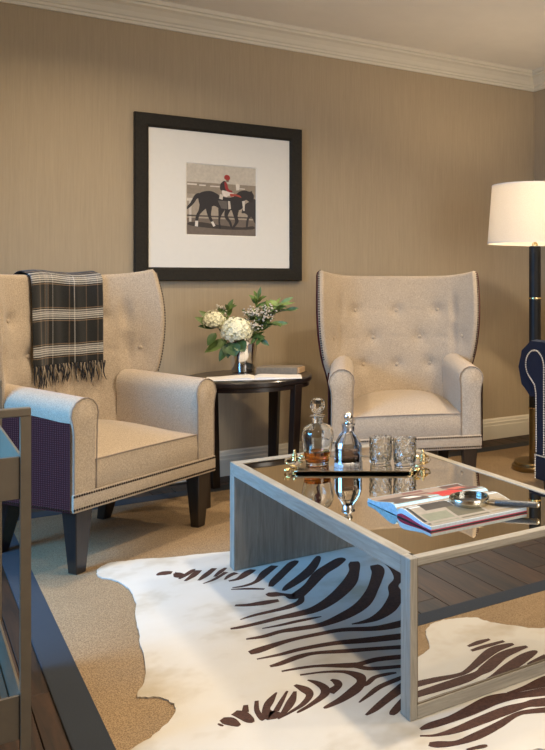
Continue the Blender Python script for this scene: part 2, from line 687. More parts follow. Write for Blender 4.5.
# floor planks (only those that are not wholly under the rug)
PW = 0.118
proto = {}
xs = XL
col = 0
while xs < XR:
    y = YF - random.random() * 0.9
    while y < YB:
        L = random.choice((0.9, 1.2, 1.5))
        y0, y1 = max(y, YF), min(y + L, YB)
        under = xs > 0.42 and xs + PW < 3.6 and y0 > 1.36 and y1 < 4.6
        if y1 - y0 > 0.1 and not under:
            key = round(y1 - y0, 2)
            if key not in proto:
                o = obj('plank', nbox(-PW / 2 + 0.0012, PW / 2 - 0.0012, -(y1 - y0) / 2 + 0.001, (y1 - y0) / 2 - 0.001, -0.012, 0, bev=0.0012, seg=1), 'floor_plank', floor)
                proto[key] = o.data
            else:
                o = mobj('plank', proto[key], 'floor_plank', floor)
            o.location = (xs + PW / 2, (y0 + y1) / 2, ZF)
        y += L
    xs += PW

# recessed ceiling lamps
for i, (dx, dy, en, where) in enumerate(DOWNLIGHTS):
    t = thing('recessed_downlight', 'round recessed ceiling downlight ' + where, 'light', (dx, dy, ZC), 0, 'recessed ceiling lights')
    obj('trim_ring', nlathe([(0.085, 0), (0.11, 0), (0.112, -0.006), (0.085, -0.010)], 28, closed=True), 'trim_paint', t, True)
    obj('lens', nlathe([(0, -0.003), (0.085, -0.003), (0.085, -0.0005), (0, -0.0005)], 28), 'downlight_glow', t)

# ------------------------------------------------------------------ rug
rug = thing('area_rug', 'tan sisal rug with a wide dark navy binding', 'rug')
RX0, RX1, RY0, RY1, BW = 0.352, 3.70, 1.292, 4.70, 0.088
obj('sisal_field', nbox(RX0 + BW - 0.01, RX1 - BW + 0.01, RY0 + BW - 0.01, RY1 - BW + 0.01, ZF + 0.0005, -0.0008), 'sisal', rug)
for (a, b, c, d) in ((RX0, RX0 + BW, RY0, RY1), (RX1 - BW, RX1, RY0, RY1), (RX0 + BW, RX1 - BW, RY0, RY0 + BW), (RX0 + BW, RX1 - BW, RY1 - BW - 0.03, RY1)):
    obj('binding', nbox(a, b, c, d, ZF + 0.0003, 0.0, bev=0.003), 'navy_binding', rug)

# ------------------------------------------------------------------ zebra print hide
STRIPES = [
    [(0.822,3.401,0.0104),(0.848,3.41,0.048),(0.878,3.398,0.0305)],
    [(0.874,3.363,0.0368),(0.893,3.36,0.078),(0.91,3.365,0.0332)],
    [(0.881,3.31,0.0107),(0.917,3.342,0.0241),(0.951,3.378,0.0204),(0.961,3.378,0.018)],
    [(0.893,3.274,0.011),(0.933,3.313,0.0291),(0.97,3.364,0.0282)],
    [(0.937,3.249,0.0106),(0.975,3.29,0.0285),(1.028,3.351,0.0226)],
    [(0.941,3.206,0.0069),(0.985,3.224,0.0168),(1.03,3.26,0.0182),(1.051,3.28,0.0205)],
    [(0.999,3.255,0.0119),(1.038,3.301,0.0226),(1.067,3.33,0.0127)],
    [(1.02,3.199,0.008),(1.052,3.234,0.0237),(1.081,3.248,0.0278)],
    [(1.028,3.176,0.0137),(1.069,3.18,0.0264),(1.119,3.224,0.0401),(1.147,3.246,0.0269)],
    [(1.017,3.099,0.0082),(1.063,3.092,0.0195),(1.115,3.113,0.0228),(1.178,3.188,0.0405),(1.233,3.239,0.0316)],
    [(1.008,3.086,0.0079),(1.06,3.055,0.0183),(1.109,3.016,0.0126)],
    [(1.136,3.026,0.0173),(1.173,3.078,0.0372),(1.248,3.163,0.0395),(1.304,3.225,0.0404),(1.329,3.245,0.0179)],
    [(1.159,2.958,0.0121),(1.194,2.99,0.0377),(1.28,3.061,0.049),(1.349,3.136,0.042),(1.407,3.219,0.0285),(1.422,3.248,0.0109)],
    [(1.101,2.969,0.0175),(1.117,2.945,0.0474),(1.151,2.917,0.0219),(1.171,2.882,0.0553),(1.204,2.903,0.0522),(1.262,2.957,0.0447),(1.344,3.05,0.0563),(1.418,3.105,0.0618),(1.479,3.152,0.0476),(1.498,3.161,0.0178)],
    [(0.969,2.925,0.0163),(1.007,2.903,0.0249),(1.058,2.889,0.0387),(1.111,2.88,0.0249)],
    [(0.943,2.793,0.0057),(0.999,2.801,0.0196),(1.084,2.799,0.027),(1.125,2.804,0.0354),(1.165,2.821,0.0293),(1.193,2.865,0.016)],
    [(0.892,2.738,0.0123),(0.93,2.73,0.0217),(0.99,2.728,0.0254),(1.057,2.729,0.0306),(1.111,2.724,0.043),(1.188,2.729,0.0518),(1.282,2.786,0.058),(1.385,2.884,0.0604),(1.462,2.993,0.0421),(1.498,3.066,0.0464),(1.513,3.096,0.0318)],
    [(0.977,2.679,0.0061),(1.034,2.67,0.0163),(1.088,2.667,0.0206),(1.14,2.661,0.0174),(1.175,2.656,0.0062)],
    [(0.907,2.63,0.0104),(0.958,2.617,0.0234),(1.016,2.621,0.026),(1.065,2.61,0.0333),(1.147,2.593,0.036),(1.242,2.616,0.0549),(1.338,2.672,0.0564),(1.435,2.783,0.0443),(1.527,2.917,0.0501),(1.553,2.978,0.0503),(1.558,3.011,0.0342)],
    [(1.231,2.538,0.0074),(1.276,2.53,0.027),(1.329,2.539,0.0449),(1.398,2.585,0.0568),(1.474,2.677,0.053),(1.509,2.761,0.0385),(1.564,2.821,0.0355),(1.597,2.92,0.025),(1.606,3.013,0.0069)],
    [(0.881,2.527,0.025),(0.909,2.528,0.0382),(0.983,2.538,0.0283),(1.036,2.539,0.024),(1.102,2.531,0.0259),(1.185,2.515,0.0292),(1.271,2.465,0.0367),(1.329,2.448,0.0482),(1.395,2.444,0.0504)],
    [(0.885,2.472,0.0063),(0.954,2.461,0.0186),(1.02,2.459,0.0238),(1.122,2.437,0.0291),(1.217,2.396,0.0407),(1.34,2.349,0.0465)],
    [(0.9,2.403,0.013),(0.931,2.402,0.0245),(0.993,2.413,0.0283),(1.048,2.406,0.0212),(1.13,2.363,0.0273),(1.215,2.322,0.0255),(1.3,2.278,0.0295)],
    [(0.916,2.352,0.0082),(0.97,2.34,0.0149),(1.025,2.317,0.0168),(1.101,2.266,0.033),(1.131,2.26,0.0261),(1.181,2.256,0.0289),(1.267,2.221,0.0312)],
    [(1.1,2.265,0.0203),(1.112,2.246,0.0211),(1.14,2.211,0.0223),(1.236,2.166,0.0201)],
    [(0.951,2.299,0.0085),(1.01,2.278,0.0107),(1.063,2.243,0.0166),(1.086,2.196,0.0315),(1.077,2.159,0.0265),(1.041,2.126,0.0371),(0.988,2.099,0.0281),(0.941,2.086,0.0166),(0.928,2.083,0.0063)],
    [(1.069,2.14,0.0246),(1.086,2.139,0.0187),(1.12,2.159,0.0191),(1.161,2.155,0.0169),(1.184,2.147,0.0079)],
    [(0.957,2.257,0.0052),(0.971,2.227,0.0182),(0.976,2.184,0.0254),(0.959,2.15,0.0251),(0.908,2.121,0.0161),(0.872,2.107,0.011),(0.861,2.102,0.0039)],
    [(1.012,2.22,0.0098),(1.019,2.2,0.022),(1.012,2.174,0.0233),(0.975,2.154,0.0351)],
    [(0.916,2.251,0.0098),(0.928,2.211,0.0279),(0.927,2.173,0.0209),(0.894,2.138,0.0177),(0.855,2.119,0.0114),(0.809,2.102,0.0044)],
    [(0.675,2.171,0.0042),(0.679,2.16,0.0075),(0.683,2.151,0.0035)],
    [(0.69,2.188,0.017),(0.702,2.168,0.0348),(0.714,2.135,0.0167),(0.717,2.128,0.0062)],
    [(0.727,2.202,0.0234),(0.74,2.179,0.0327),(0.747,2.14,0.0252),(0.752,2.124,0.0064)],
    [(0.765,2.222,0.0125),(0.751,2.185,0.0197)],
    [(0.797,2.227,0.0108),(0.78,2.178,0.0139),(0.776,2.13,0.0146),(0.777,2.118,0.0055)],
    [(0.858,2.24,0.0047),(0.825,2.203,0.0234),(0.8,2.164,0.0214),(0.802,2.13,0.0467),(0.823,2.137,0.0202)],
    [(0.885,2.23,0.0064),(0.85,2.184,0.0141),(0.819,2.143,0.0163)],
    [(0.902,2.215,0.0091),(0.872,2.169,0.0248),(0.842,2.133,0.0197),(0.809,2.102,0.0049)],
    [(1.018,2.055,0.0048),(1.056,2.075,0.0151),(1.111,2.102,0.0211),(1.196,2.113,0.0207)],
    [(1.003,1.985,0.007),(1.037,1.999,0.0224),(1.094,2.03,0.0293),(1.17,2.067,0.0398)],
    [(1.058,1.945,0.0085),(1.074,1.958,0.0252),(1.133,2.002,0.0236)],
    [(1.084,1.841,0.009),(1.115,1.841,0.029),(1.175,1.837,0.032),(1.244,1.843,0.0457),(1.31,1.853,0.0527),(1.356,1.846,0.0452),(1.397,1.83,0.0328),(1.472,1.803,0.0452),(1.55,1.776,0.0423),(1.594,1.765,0.0244),(1.604,1.761,0.0066)],
    [(1.068,1.815,0.0058),(1.102,1.794,0.0111),(1.157,1.784,0.028),(1.238,1.786,0.038),(1.321,1.787,0.0404),(1.377,1.78,0.0291),(1.412,1.769,0.0429),(1.498,1.728,0.0402),(1.563,1.72,0.0289),(1.6,1.722,0.0134)],
    [(1.067,1.77,0.0157),(1.085,1.755,0.0278),(1.125,1.734,0.0208),(1.184,1.731,0.0318),(1.254,1.74,0.028),(1.322,1.754,0.0193),(1.367,1.745,0.0217),(1.491,1.684,0.0386),(1.553,1.68,0.026),(1.576,1.683,0.013)],
    [(1.128,1.694,0.0086),(1.167,1.684,0.0153),(1.18,1.68,0.0066)],
    [(1.375,1.859,0.0104),(1.433,1.853,0.026),(1.5,1.85,0.055),(1.551,1.847,0.053),(1.537,1.83,0.0358),(1.61,1.813,0.0323)],
    [(1.45,1.614,0.0111),(1.494,1.61,0.0231),(1.535,1.611,0.0114)],
    [(1.441,1.645,0.012),(1.489,1.645,0.02),(1.564,1.649,0.0135)],
]
OUT1 = [(1.134, 3.527), (0.995, 3.572), (0.923, 3.590), (0.818, 3.640), (0.759, 3.652), (0.714, 3.668), (0.671, 3.642), (0.644, 3.591), (0.640, 3.512), (0.687, 3.425),
        (0.703, 3.299), (0.696, 3.186), (0.655, 2.98), (0.631, 2.822), (0.594, 2.582), (0.546, 2.463), (0.549, 2.433), (0.590, 2.404), (0.610, 2.330), (0.580, 2.263),
        (0.516, 2.204), (0.464, 2.176)]
OUT2 = [(0.43, 2.08), (0.50, 1.94), (0.66, 1.82), (0.86, 1.72), (1.06, 1.65), (1.22, 1.62), (1.299, 1.579), (1.353, 1.546), (1.387, 1.466), (1.421, 1.417),
        (1.476, 1.393), (1.529, 1.406), (1.595, 1.440), (1.610, 1.490), (1.659, 1.565), (1.720, 1.640), (1.85, 1.69), (1.96, 1.78), (2.02, 1.95), (1.97, 2.20), (1.93, 2.55),
        (1.95, 2.85), (2.05, 3.10), (2.02, 3.28), (1.88, 3.32), (1.70, 3.26), (1.45, 3.35), (1.28, 3.46)]
hide = thing('zebra_print_hide', 'cream cowhide rug printed with brown zebra stripes under the coffee table', 'hide rug')
outl = catmull(OUT1 + OUT2, 5, True)
outl = [(x + random.uniform(-.003, .003), y + random.uniform(-.003, .003)) for x, y in outl]
bm = bmesh.new()
extrude_poly(bm, outl, lambda p, t: (p[0], p[1], t), 0.0, 0.004)
obj('hide_skin', bm, 'hide_cream', hide)
for si, st in enumerate(STRIPES):
    zs = 0.0043 + 0.000015 * si
    pts = catmull(st, 5)
    L, R = [], []
    for i, (x, y, w) in enumerate(pts):
        a, b = pts[max(i - 1, 0)], pts[min(i + 1, len(pts) - 1)]
        tx, ty = b[0] - a[0], b[1] - a[1]
        ln = math.hypot(tx, ty) or 1
        w = max(w, 0.003)
        L.append((x - ty / ln * w / 2, y + tx / ln * w / 2))
        R.append((x + ty / ln * w / 2, y - tx / ln * w / 2))
    bm = bmesh.new()
    A = [bm.verts.new((x, y, zs)) for x, y in L]
    B = [bm.verts.new((x, y, zs)) for x, y in R]
    A0 = [bm.verts.new((x, y, 0.0035)) for x, y in L]
    B0 = [bm.verts.new((x, y, 0.0035)) for x, y in R]
    for i in range(len(A) - 1):
        bm.faces.new((A[i], A[i + 1], B[i + 1], B[i]))
        bm.faces.new((A[i + 1], A[i], A0[i], A0[i + 1]))
        bm.faces.new((B[i], B[i + 1], B0[i + 1], B0[i]))
    obj('stripe', bm, 'hide_brown', hide)

# ------------------------------------------------------------------ coffee table
TX0, TX1, TY0, TY1, TZ0, TZ1 = 1.080, 1.815, 1.886, 3.322, 0.0052, 0.426
tbl = thing('coffee_table', 'pale grey oak coffee table with mirrored top and mirrored front panel', 'coffee table', ((TX0 + TX1) / 2, (TY0 + TY1) / 2, TZ0))


def tp(name, x0, x1, y0, y1, z0, z1, mat, parent=tbl, bev=0.0015):
    ox, oy, oz = tbl.location
    return obj(name, nbox(x0 - ox, x1 - ox, y0 - oy, y1 - oy, z0 - oz, z1 - oz, bev=bev, seg=1), mat, parent)


tp('side_rail', TX0, TX0 + 0.032, TY0 + 0.05, TY1 - 0.0502, 0.376, TZ1, 'grey_oak')
tp('side_rail', TX1 - 0.032, TX1, TY0 + 0.05, TY1 - 0.0502, 0.376, TZ1, 'grey_oak')
tp('end_rail', TX0 + 0.0005, TX1 - 0.0005, TY1 - 0.05, TY1 - 0.0003, 0.3766, TZ1, 'grey_oak_cross')
tp('top_board', TX0 + 0.0322, TX1 - 0.0322, TY0 + 0.0302, TY1 - 0.0502, 0.378, 0.420, 'grey_oak')
tp('mirror_top', TX0 + 0.032, TX1 - 0.032, TY0 + 0.0302, TY1 - 0.0502, 0.4205, 0.4238, 'bronze_tint_mirror', bev=0)
bp = tp('end_panel', TX0, TX1, TY1 - 0.05, TY1, TZ0, 0.3765, 'grey_oak_upright')
fp = tp('end_panel', TX0 + 0.002, TX1 - 0.002, TY0 + 0.012, TY0 + 0.05, TZ0, 0.3785, 'grey_oak_upright')
for (a, b, c, d, mt) in ((TX0, TX0 + 0.022, TZ0, TZ1, 'grey_oak_upright'), (TX1 - 0.022, TX1, TZ0, TZ1, 'grey_oak_upright'),
                         (TX0 + 0.022, TX1 - 0.022, TZ0, TZ0 + 0.036, 'grey_oak_cross'), (TX0 + 0.022, TX1 - 0.022, 0.4045, TZ1 - 0.0005, 'grey_oak_cross')):
    tp('panel_frame', a, b, TY0, TY0 + 0.05 if b - a < 0.03 else TY0 + 0.03, c, d, mt)
tp('mirror_panel', TX0 + 0.020, TX1 - 0.020, TY0 + 0.006, TY0 + 0.013, TZ0 + 0.034, 0.406, 'mirror', bev=0)
for (a, b, c, d) in ((TX0 + 0.022, TX0 + 0.0255, TZ0 + 0.036, 0.4045), (TX1 - 0.0255, TX1 - 0.022, TZ0 + 0.036, 0.4045),
                     (TX0 + 0.022, TX1 - 0.022, TZ0 + 0.036, TZ0 + 0.0395), (TX0 + 0.022, TX1 - 0.022, 0.401, 0.4045)):
    tp('bead', a, b, TY0 + 0.003, TY0 + 0.007, c, d, 'pewter_metal', bev=0)

# ------------------------------------------------------------------ framed picture
PY = YB - 0.002
px0, px1, pz0, pz1 = 1.074, 2.050, 1.146, 2.085
pic = thing('framed_picture', 'black framed horse racing photograph in a wide white mat on the wall', 'picture', ((px0 + px1) / 2, PY, pz0))


def pobj(name, bm, mat, parent=pic, smooth=False):
    o = obj(name, bm, mat, parent, smooth)
    o.location = (-pic.location.x, -pic.location.y, -pic.location.z) if parent == pic else (0, 0, 0)
    return o


fw, fd = 0.076, 0.034
prof = [(0, 0), (0, fd - 0.004), (0.004, fd), (fw - 0.014, fd - 0.003), (fw - 0.004, fd - 0.010), (fw, fd - 0.016), (fw, 0)]
crn = [(px0, pz0, 1, 1), (px1, pz0, -1, 1), (px1, pz1, -1, -1), (px0, pz1, 1, -1)]
for k in range(4):
    (xa, za, sxa, sza), (xb, zb, sxb, szb) = crn[k], crn[(k + 1) % 4]
    bm = bmesh.new()
    A = [bm.verts.new((xa + sxa * u, PY - d, za + sza * u)) for u, d in prof]
    B = [bm.verts.new((xb + sxb * u, PY - d, zb + szb * u)) for u, d in prof]
    n = len(prof)
    for i in range(n):
        bm.faces.new((A[i], A[(i + 1) % n], B[(i + 1) % n], B[i]))
    bm.faces.new(A)
    bm.faces.new(B[::-1])
    pobj('frame_side', bm, 'frame_black')
# mat with a bevelled window
hx0, hx1, hz0, hz1 = 1.354, 1.770, 1.408, 1.828
bm = bmesh.new()
o_ = [(px0 + fw - .005, pz0 + fw - .005), (px1 - fw + .005, pz0 + fw - .005), (px1 - fw + .005, pz1 - fw + .005), (px0 + fw - .005, pz1 - fw + .005)]
i_ = [(hx0, hz0), (hx1, hz0), (hx1, hz1), (hx0, hz1)]
i2 = [(hx0 + .006, hz0 + .006), (hx1 - .006, hz0 + .006), (hx1 - .006, hz1 - .006), (hx0 + .006, hz1 - .006)]
R0 = [bm.verts.new((x, PY - 0.014, z)) for x, z in o_]
R1 = [bm.verts.new((x, PY - 0.014, z)) for x, z in i_]
R2 = [bm.verts.new((x, PY - 0.009, z)) for x, z in i2]
for A, B in ((R0, R1), (R1, R2)):
    for i in range(4):
        bm.faces.new((A[i], A[(i + 1) % 4], B[(i + 1) % 4], B[i]))
pobj('mat', bm, 'mat_board')
prt = pobj('photo_print', nbox(hx0 + .003, hx1 - .003, PY - .0088, PY - .004, hz0 + .003, hz1 - .003), None or 'mat_board')
ART = {}


def artcol(c):
    k = 'ink_%d_%d_%d' % c
    if k not in MAT:
        simple(k, lin(c), 0.6, nscale=60, namt=0.10)
    return k


def art(name, poly, c, layer, smooth=True):
    if smooth and len(poly) > 5:
        poly = catmull(poly, 3, True)
    fx = lambda x: hx0 + .006 + (x - 22) / 500 * (hx1 - hx0 - .012)
    fz = lambda y: hz1 - .006 - (y - 35) / 508 * (hz1 - hz0 - .012)
    bm = bmesh.new()
    extrude_poly(bm, [(fx(min(max(x, 22), 522)), fz(min(max(y, 35), 543))) for x, y in poly], lambda p, t: (p[0], t, p[1]), PY - .0086, PY - .0089 - layer * .00012)
    pobj(name, bm, artcol(c), prt)


def rc(x0, y0, x1, y1):
    return [(x0, y0), (x1, y0), (x1, y1), (x0, y1)]


art('printed_sky', rc(22, 35, 522, 180), (198, 190, 176), 0)
art('printed_hedge', rc(22, 165, 522, 250), (146, 134, 118), 1)
art('printed_field', rc(22, 245, 522, 430), (166, 154, 138), 0)
art('printed_track', rc(22, 425, 522, 543), (112, 100, 90), 1)
art('printed_shadow', [(30, 460), (120, 452), (260, 470), (420, 480), (500, 468), (500, 492), (300, 500), (60, 482)], (58, 50, 46), 2)
for a in (rc(25, 176, 92, 187), rc(108, 180, 155, 190), rc(185, 184, 255, 192), rc(400, 190, 440, 198)):
    art('printed_railing', a, (214, 206, 194), 2)
art('printed_sign', [(372, 165), (388, 156), (402, 168), (398, 205), (376, 207)], (220, 212, 200), 2)
art('printed_rail', rc(22, 282, 62, 302), (214, 206, 194), 2)
art('printed_rail', rc(38, 300, 54, 452), (204, 196, 184), 2)
art('printed_rail', rc(22, 402, 522, 413), (84, 74, 68), 2)
HB = (40, 36, 38)
art('printed_horse', [(450, 300), (480, 285), (522, 270), (522, 440), (510, 436), (490, 400), (470, 420), (460, 485), (448, 486), (451, 430), (462, 392), (440, 375), (415, 372), (430, 330)], (52, 47, 48), 3)
art('printed_horse_tail', [(112, 243), (82, 253), (62, 285), (45, 318), (24, 345), (24, 364), (50, 342), (76, 312), (92, 285), (112, 278)], HB, 3)
for pl in ([(118, 315), (165, 335), (135, 372), (110, 402), (99, 446), (82, 446), (86, 405), (104, 368)],
           [(155, 335), (198, 325), (192, 398), (206, 444), (191, 448), (168, 402)],
           [(248, 335), (295, 345), (268, 395), (257, 440), (264, 490), (251, 493), (245, 440), (246, 390)],
           [(298, 345), (335, 348), (314, 400), (337, 440), (347, 482), (334, 482), (319, 446), (289, 405)],
           [(342, 340), (394, 340), (386, 400), (394, 436), (374, 470), (350, 494), (346, 482), (367, 440), (357, 400)]):
    art('printed_horse_leg', pl, HB, 3)
art('printed_horse_body', [(102, 258), (120, 238), (155, 226), (195, 224), (235, 240), (265, 258), (335, 262), (375, 235), (402, 213), (440, 203), (476, 211), (489, 204), (496, 216), (508, 238), (505, 268), (490, 291),
                           (470, 286), (448, 272), (437, 292), (424, 332), (400, 352), (340, 356), (290, 354), (250, 346), (215, 330), (185, 345), (150, 356), (118, 340), (104, 300)], HB, 4)
art('printed_bandage', [(81, 444), (101, 444), (99, 486), (78, 483)], (226, 220, 210), 5)
art('printed_bandage', [(192, 449), (207, 443), (224, 475), (209, 483)], (226, 220, 210), 5)
art('printed_saddle_cloth', [(240, 290), (306, 290), (312, 350), (266, 346)], (96, 90, 86), 5)
art('printed_number_cloth', [(256, 240), (279, 246), (276, 282), (250, 276)], (206, 198, 186), 5)
art('printed_strap', [(314, 290), (330, 290), (337, 346), (318, 351)], (196, 188, 176), 5)
art('printed_breast_strap', [(419, 286), (440, 280), (438, 356), (428, 356)], (206, 200, 188), 5)
art('printed_jockey_torso', [(260, 168), (284, 143), (302, 150), (312, 190), (302, 216), (275, 216), (258, 206)], (48, 36, 40), 5)
art('printed_jockey_sleeve', [(289, 150), (308, 160), (319, 200), (346, 214), (342, 226), (310, 219), (294, 196)], (150, 40, 44), 6)
art('printed_jockey_face', [(300, 128), (324, 130), (320, 148), (303, 149)], (120, 84, 74), 5)
art('printed_jockey_cap', [(288, 112), (296, 100), (310, 97), (325, 105), (330, 124), (319, 134), (291, 130)], (158, 44, 40), 6)
art('printed_jockey_breeches', [(272, 214), (300, 217), (340, 226), (367, 238), (352, 256), (322, 250), (302, 262), (276, 246)], (226, 214, 204), 6)
art('printed_rein', [(330, 236), (372, 236), (404, 246), (412, 260), (372, 250), (336, 256)], (166, 66, 52), 7)

# ------------------------------------------------------------------ wingback armchairs
# local axes: +x to the chair's image-right arm, -y to its front
W_TAB = [(0.40, 0.340), (0.58, 0.364), (0.70, 0.394), (0.82, 0.412), (0.96, 0.421), (1.10, 0.422), (1.20, 0.422)]
D_TAB = [(0.40, 0.12), (0.60, 0.14), (0.74, 0.185), (0.92, 0.215), (1.06, 0.215), (1.20, 0.185)]
TUFTS = [(-.235, .975), (0, .972), (.235, .975), (-.135, .815), (.135, .815), (-.19, .66), (0, .655), (.19, .66)]
WINGT = [(-.362, .815), (.362, .815)]


def back_y(x, z):
    w = interp(W_TAB, z)
    q = min(abs(x) / w, 1.0)
    return 0.47 + 0.10 * (z - 0.45) - interp(D_TAB, z) * q ** 3.3


def back_pt(s, t):
    """s in -1..1 across, t in 0..1 up"""
    z = 0.40 + t * (1.160 + 0.032 * abs(s) ** 5 - 0.40)
    x = interp(W_TAB, z) * s
    return Vector((x, back_y(x, z), z))


def back_nrm(s, t):
    e = 0.004
    a = back_pt(min(s + e, 1), t) - back_pt(max(s - e, -1), t)
    b = back_pt(s, min(t + e, 1)) - back_pt(s, max(t - e, 0))
    return b.cross(a).normalized()      # points to the rear / outside


def tuft_depth(x, z):
    d = 0.0
    for (tx, tz) in TUFTS:
        r2 = ((x - tx) / 0.034) ** 2 + ((z - tz) / 0.034) ** 2
        d = max(d, 0.016 * math.exp(-r2) + 0.006 * math.exp(-r2 / 6))
        # soft horizontal pull lines between neighbours
        if abs(x) < 0.30:
            d = max(d, 0.0035 * math.exp(-((z - tz) / 0.016) ** 2))
    for (tx, tz) in WINGT:
        r2 = ((x - tx) / 0.02) ** 2 + ((z - tz) / 0.05) ** 2
        d = max(d, 0.010 * math.exp(-r2))
    for tz in (0.985, 0.82):        # vertical creases where the wing turns forward
        d = max(d, 0.019 * math.exp(-((abs(x) - 0.325) / 0.020) ** 2 - ((z - tz) / 0.075) ** 2))
    return d


def s_of(q):
    return math.copysign(1 - (1 - abs(q)) ** 1.5, q)


def arm_section(t):
    """outline (x, z) of the right arm at depth fraction t (0 front, 1 rear)"""
    ins = 0.024 * t
    up = 0.032 * t
    cxr, czr, r = 0.343 - ins, 0.626 + up, 0.064
    pts = [(0.288 - ins, 0.30), (0.287 - ins, 0.45), (0.285 - ins, 0.58 + up)]
    for k in range(9):
        a = PI - PI * 1.16 * k / 8
        pts.append((cxr + r * math.cos(a) * (1.0 if math.cos(a) < 0 else 1.02), czr + r * math.sin(a)))
    pts += [(0.396 - ins * .5, 0.575 + up * .5), (0.393, 0.54), (0.394, 0.40), (0.395, 0.27)]
    return pts


def make_armchair(label, loc, rotz):
    c = thing('wingback_armchair', label, 'armchair', loc, rotz, 'wingback armchairs')
    # --- seat rail
    obj('seat_rail', nbox(-.396, .396, -.040, .50, .254, .330, bev=.006), 'cream_tweed', c, True)
    obj('front_rail', nbox(-.397, .397, -.058, -.030, .250, .324, bev=.006), 'cream_tweed', c, True)
    # --- seat
    bm = bmesh.new()
    nu, nv = 29, 25

    def seat(u, v):
        x = -.290 + .580 * u
        yy = v
        if yy < 0.25:       # front face
            k = yy / 0.25
            return (x, -.044 - .008 * math.sin(PI * k) - .006 * (1 - (x / .29) ** 2), .318 + k * .120 + 0.004 * (1 - (x / .29) ** 2) * k)
        k = (yy - 0.25) / 0.75
        y = -.045 + .56 * k - .006 * (1 - (x / .29) ** 2) * (1 - k)
        e = 1 - abs(x / .29) ** 2.6
        crown = math.sin(PI * min(1, k * 0.72)) ** 0.8 if k > 0 else 0
        return (x, y, .438 + 0.004 * (1 - (x / .29) ** 2) + (.074 * crown) * (0.12 + 0.88 * e))
    V = grid(bm, nu, nv, seat)
    obj('seat', bm, 'cream_tweed', c, 50)
    obj('seat_welt', ntube([(-.288 + .576 * i / 24, -.047 - .006 * (1 - ((-.288 + .576 * i / 24) / .29) ** 2), .439 + 0.004 * (1 - ((-.288 + .576 * i / 24) / .29) ** 2)) for i in range(25)], .0030, 6), 'welt', c, True)
    # --- arms
    for sg in (-1, 1):
        bm = bmesh.new()
        ts = [0, .004, .02] + [0.02 + 0.98 * i / 10 for i in range(1, 11)]
        rings = []
        for i, t in enumerate(ts):
            y = -.052 + .47 * t
            sec = arm_section(t)
            if i == 0:
                mx = sum(p[0] for p in sec) / len(sec)
                sec = [(mx + (p[0] - mx) * .93, p[1] - .006 * (1 if p[1] > .5 else 0)) for p in sec]
            if i == 1:
                y += .003
            if i == 2:
                y += .006
            rings.append([bm.verts.new((sg * x, y, z)) for x, z in sec])
        for A, B in zip(rings, rings[1:]):
            for i in range(len(A)):
                j = (i + 1) % len(A)
                bm.faces.new((A[i], A[j], B[j], B[i]))
        bm.faces.new(rings[0][::-1])
        bm.faces.new(rings[-1])
        arm = obj('arm', bm, 'cream_tweed', c, 50)
        sec = [(sg * x, -.050, z) for x, z in arm_section(0) if z > .31]
        sec.insert(0, (sg * .288, -.050, .325))
        sec.append((sg * .394, -.050, .325))
        obj('arm_welt', ntube([(x * (1 - .012), y - .002, z) for x, y, z in sec], .0028, 6), 'welt', arm, True)
        # plum outside panel under the arm, following the rear curve
        bm = bmesh.new()
        sect = [(-.046, .403), (.10, .404), (.25, .403), (.36, .398), (.43, .380), (.48, .330), (.50, .26)]
        sect = catmull(sect, 4)
        lo = [bm.verts.new((sg * x, y, .254)) for y, x in sect]
        hi = [bm.verts.new((sg * (x if y < .37 else x), y, .598 + .05 * max(0, y) / .5)) for y, x in sect]
        lo2 = [bm.verts.new((sg * (x - .012), y - .004 * (y > .4), .254)) for y, x in sect]
        hi2 = [bm.verts.new((sg * (x - .012), y - .004 * (y > .4), .598 + .05 * max(0, y) / .5)) for y, x in sect]
        for A, B in ((lo, hi), (hi, hi2), (hi2, lo2), (lo2, lo)):
            for i in range(len(A) - 1):
                bm.faces.new((A[i], A[i + 1], B[i + 1], B[i]))
        sp = obj('outside_panel', bm, 'plum_weave', c, 60)
        sp['label'] = 'dark plum woven outside panel'
        bm = bmesh.new()
        for p in along([(sg * (x + .0005), y, .262) for y, x in sect], .0125):
            dome(bm, p, (sg, 0, 0), .0046)
        stuff(obj('nailhead_trim', bm, 'nail_bronze', c, True))
    # --- tufted back with wings
    bm = bmesh.new()
    NU, NV = 97, 81
    thk, roll = .050, .016
    F = [[None] * NV for _ in range(NU)]
    O = [[None] * NV for _ in range(NU)]
    N = [[None] * NV for _ in range(NU)]
    P = [[None] * NV for _ in range(NU)]
    for i in range(NU):
        s = s_of(-1 + 2 * i / (NU - 1))
        for j in range(NV):
            t = j / (NV - 1)
            p, n = back_pt(s, t), back_nrm(s, t)
            N[i][j], P[i][j] = n, p
            puff = .010 * math.sin(PI * min(1, max(0, (p.z - .50) / .68))) * (1 - abs(s) ** 4)
            F[i][j] = bm.verts.new(p + n * (tuft_depth(p.x, p.z) - puff))
    for i in range(NU - 1):
        for j in range(NV - 1):
            bm.faces.new((F[i][j], F[i][j + 1], F[i + 1][j + 1], F[i + 1][j]))
    border = [(0, j) for j in range(NV)] + [(i, NV - 1) for i in range(1, NU)] + [(NU - 1, j) for j in range(NV - 2, -1, -1)]
    prev = [F[i][j] for i, j in border]
    edge_pts = {}

    def edge_ring(mesh, ph):
        a = math.radians(ph)
        ring = []
        for (i, j) in border:
            ii = 1 if i == 0 else NU - 2 if i == NU - 1 else i
            jj = NV - 2 if j == NV - 1 else j
            out = (P[i][j] - P[ii][jj]).normalized()
            q = P[i][j] + N[i][j] * (thk * (1 - math.cos(a)) / 2) + out * roll * math.sin(a)
            ring.append(mesh.verts.new(q))
            edge_pts[(i, j, ph)] = (q, (N[i][j] * (-math.cos(a)) + out * math.sin(a)))
        return ring
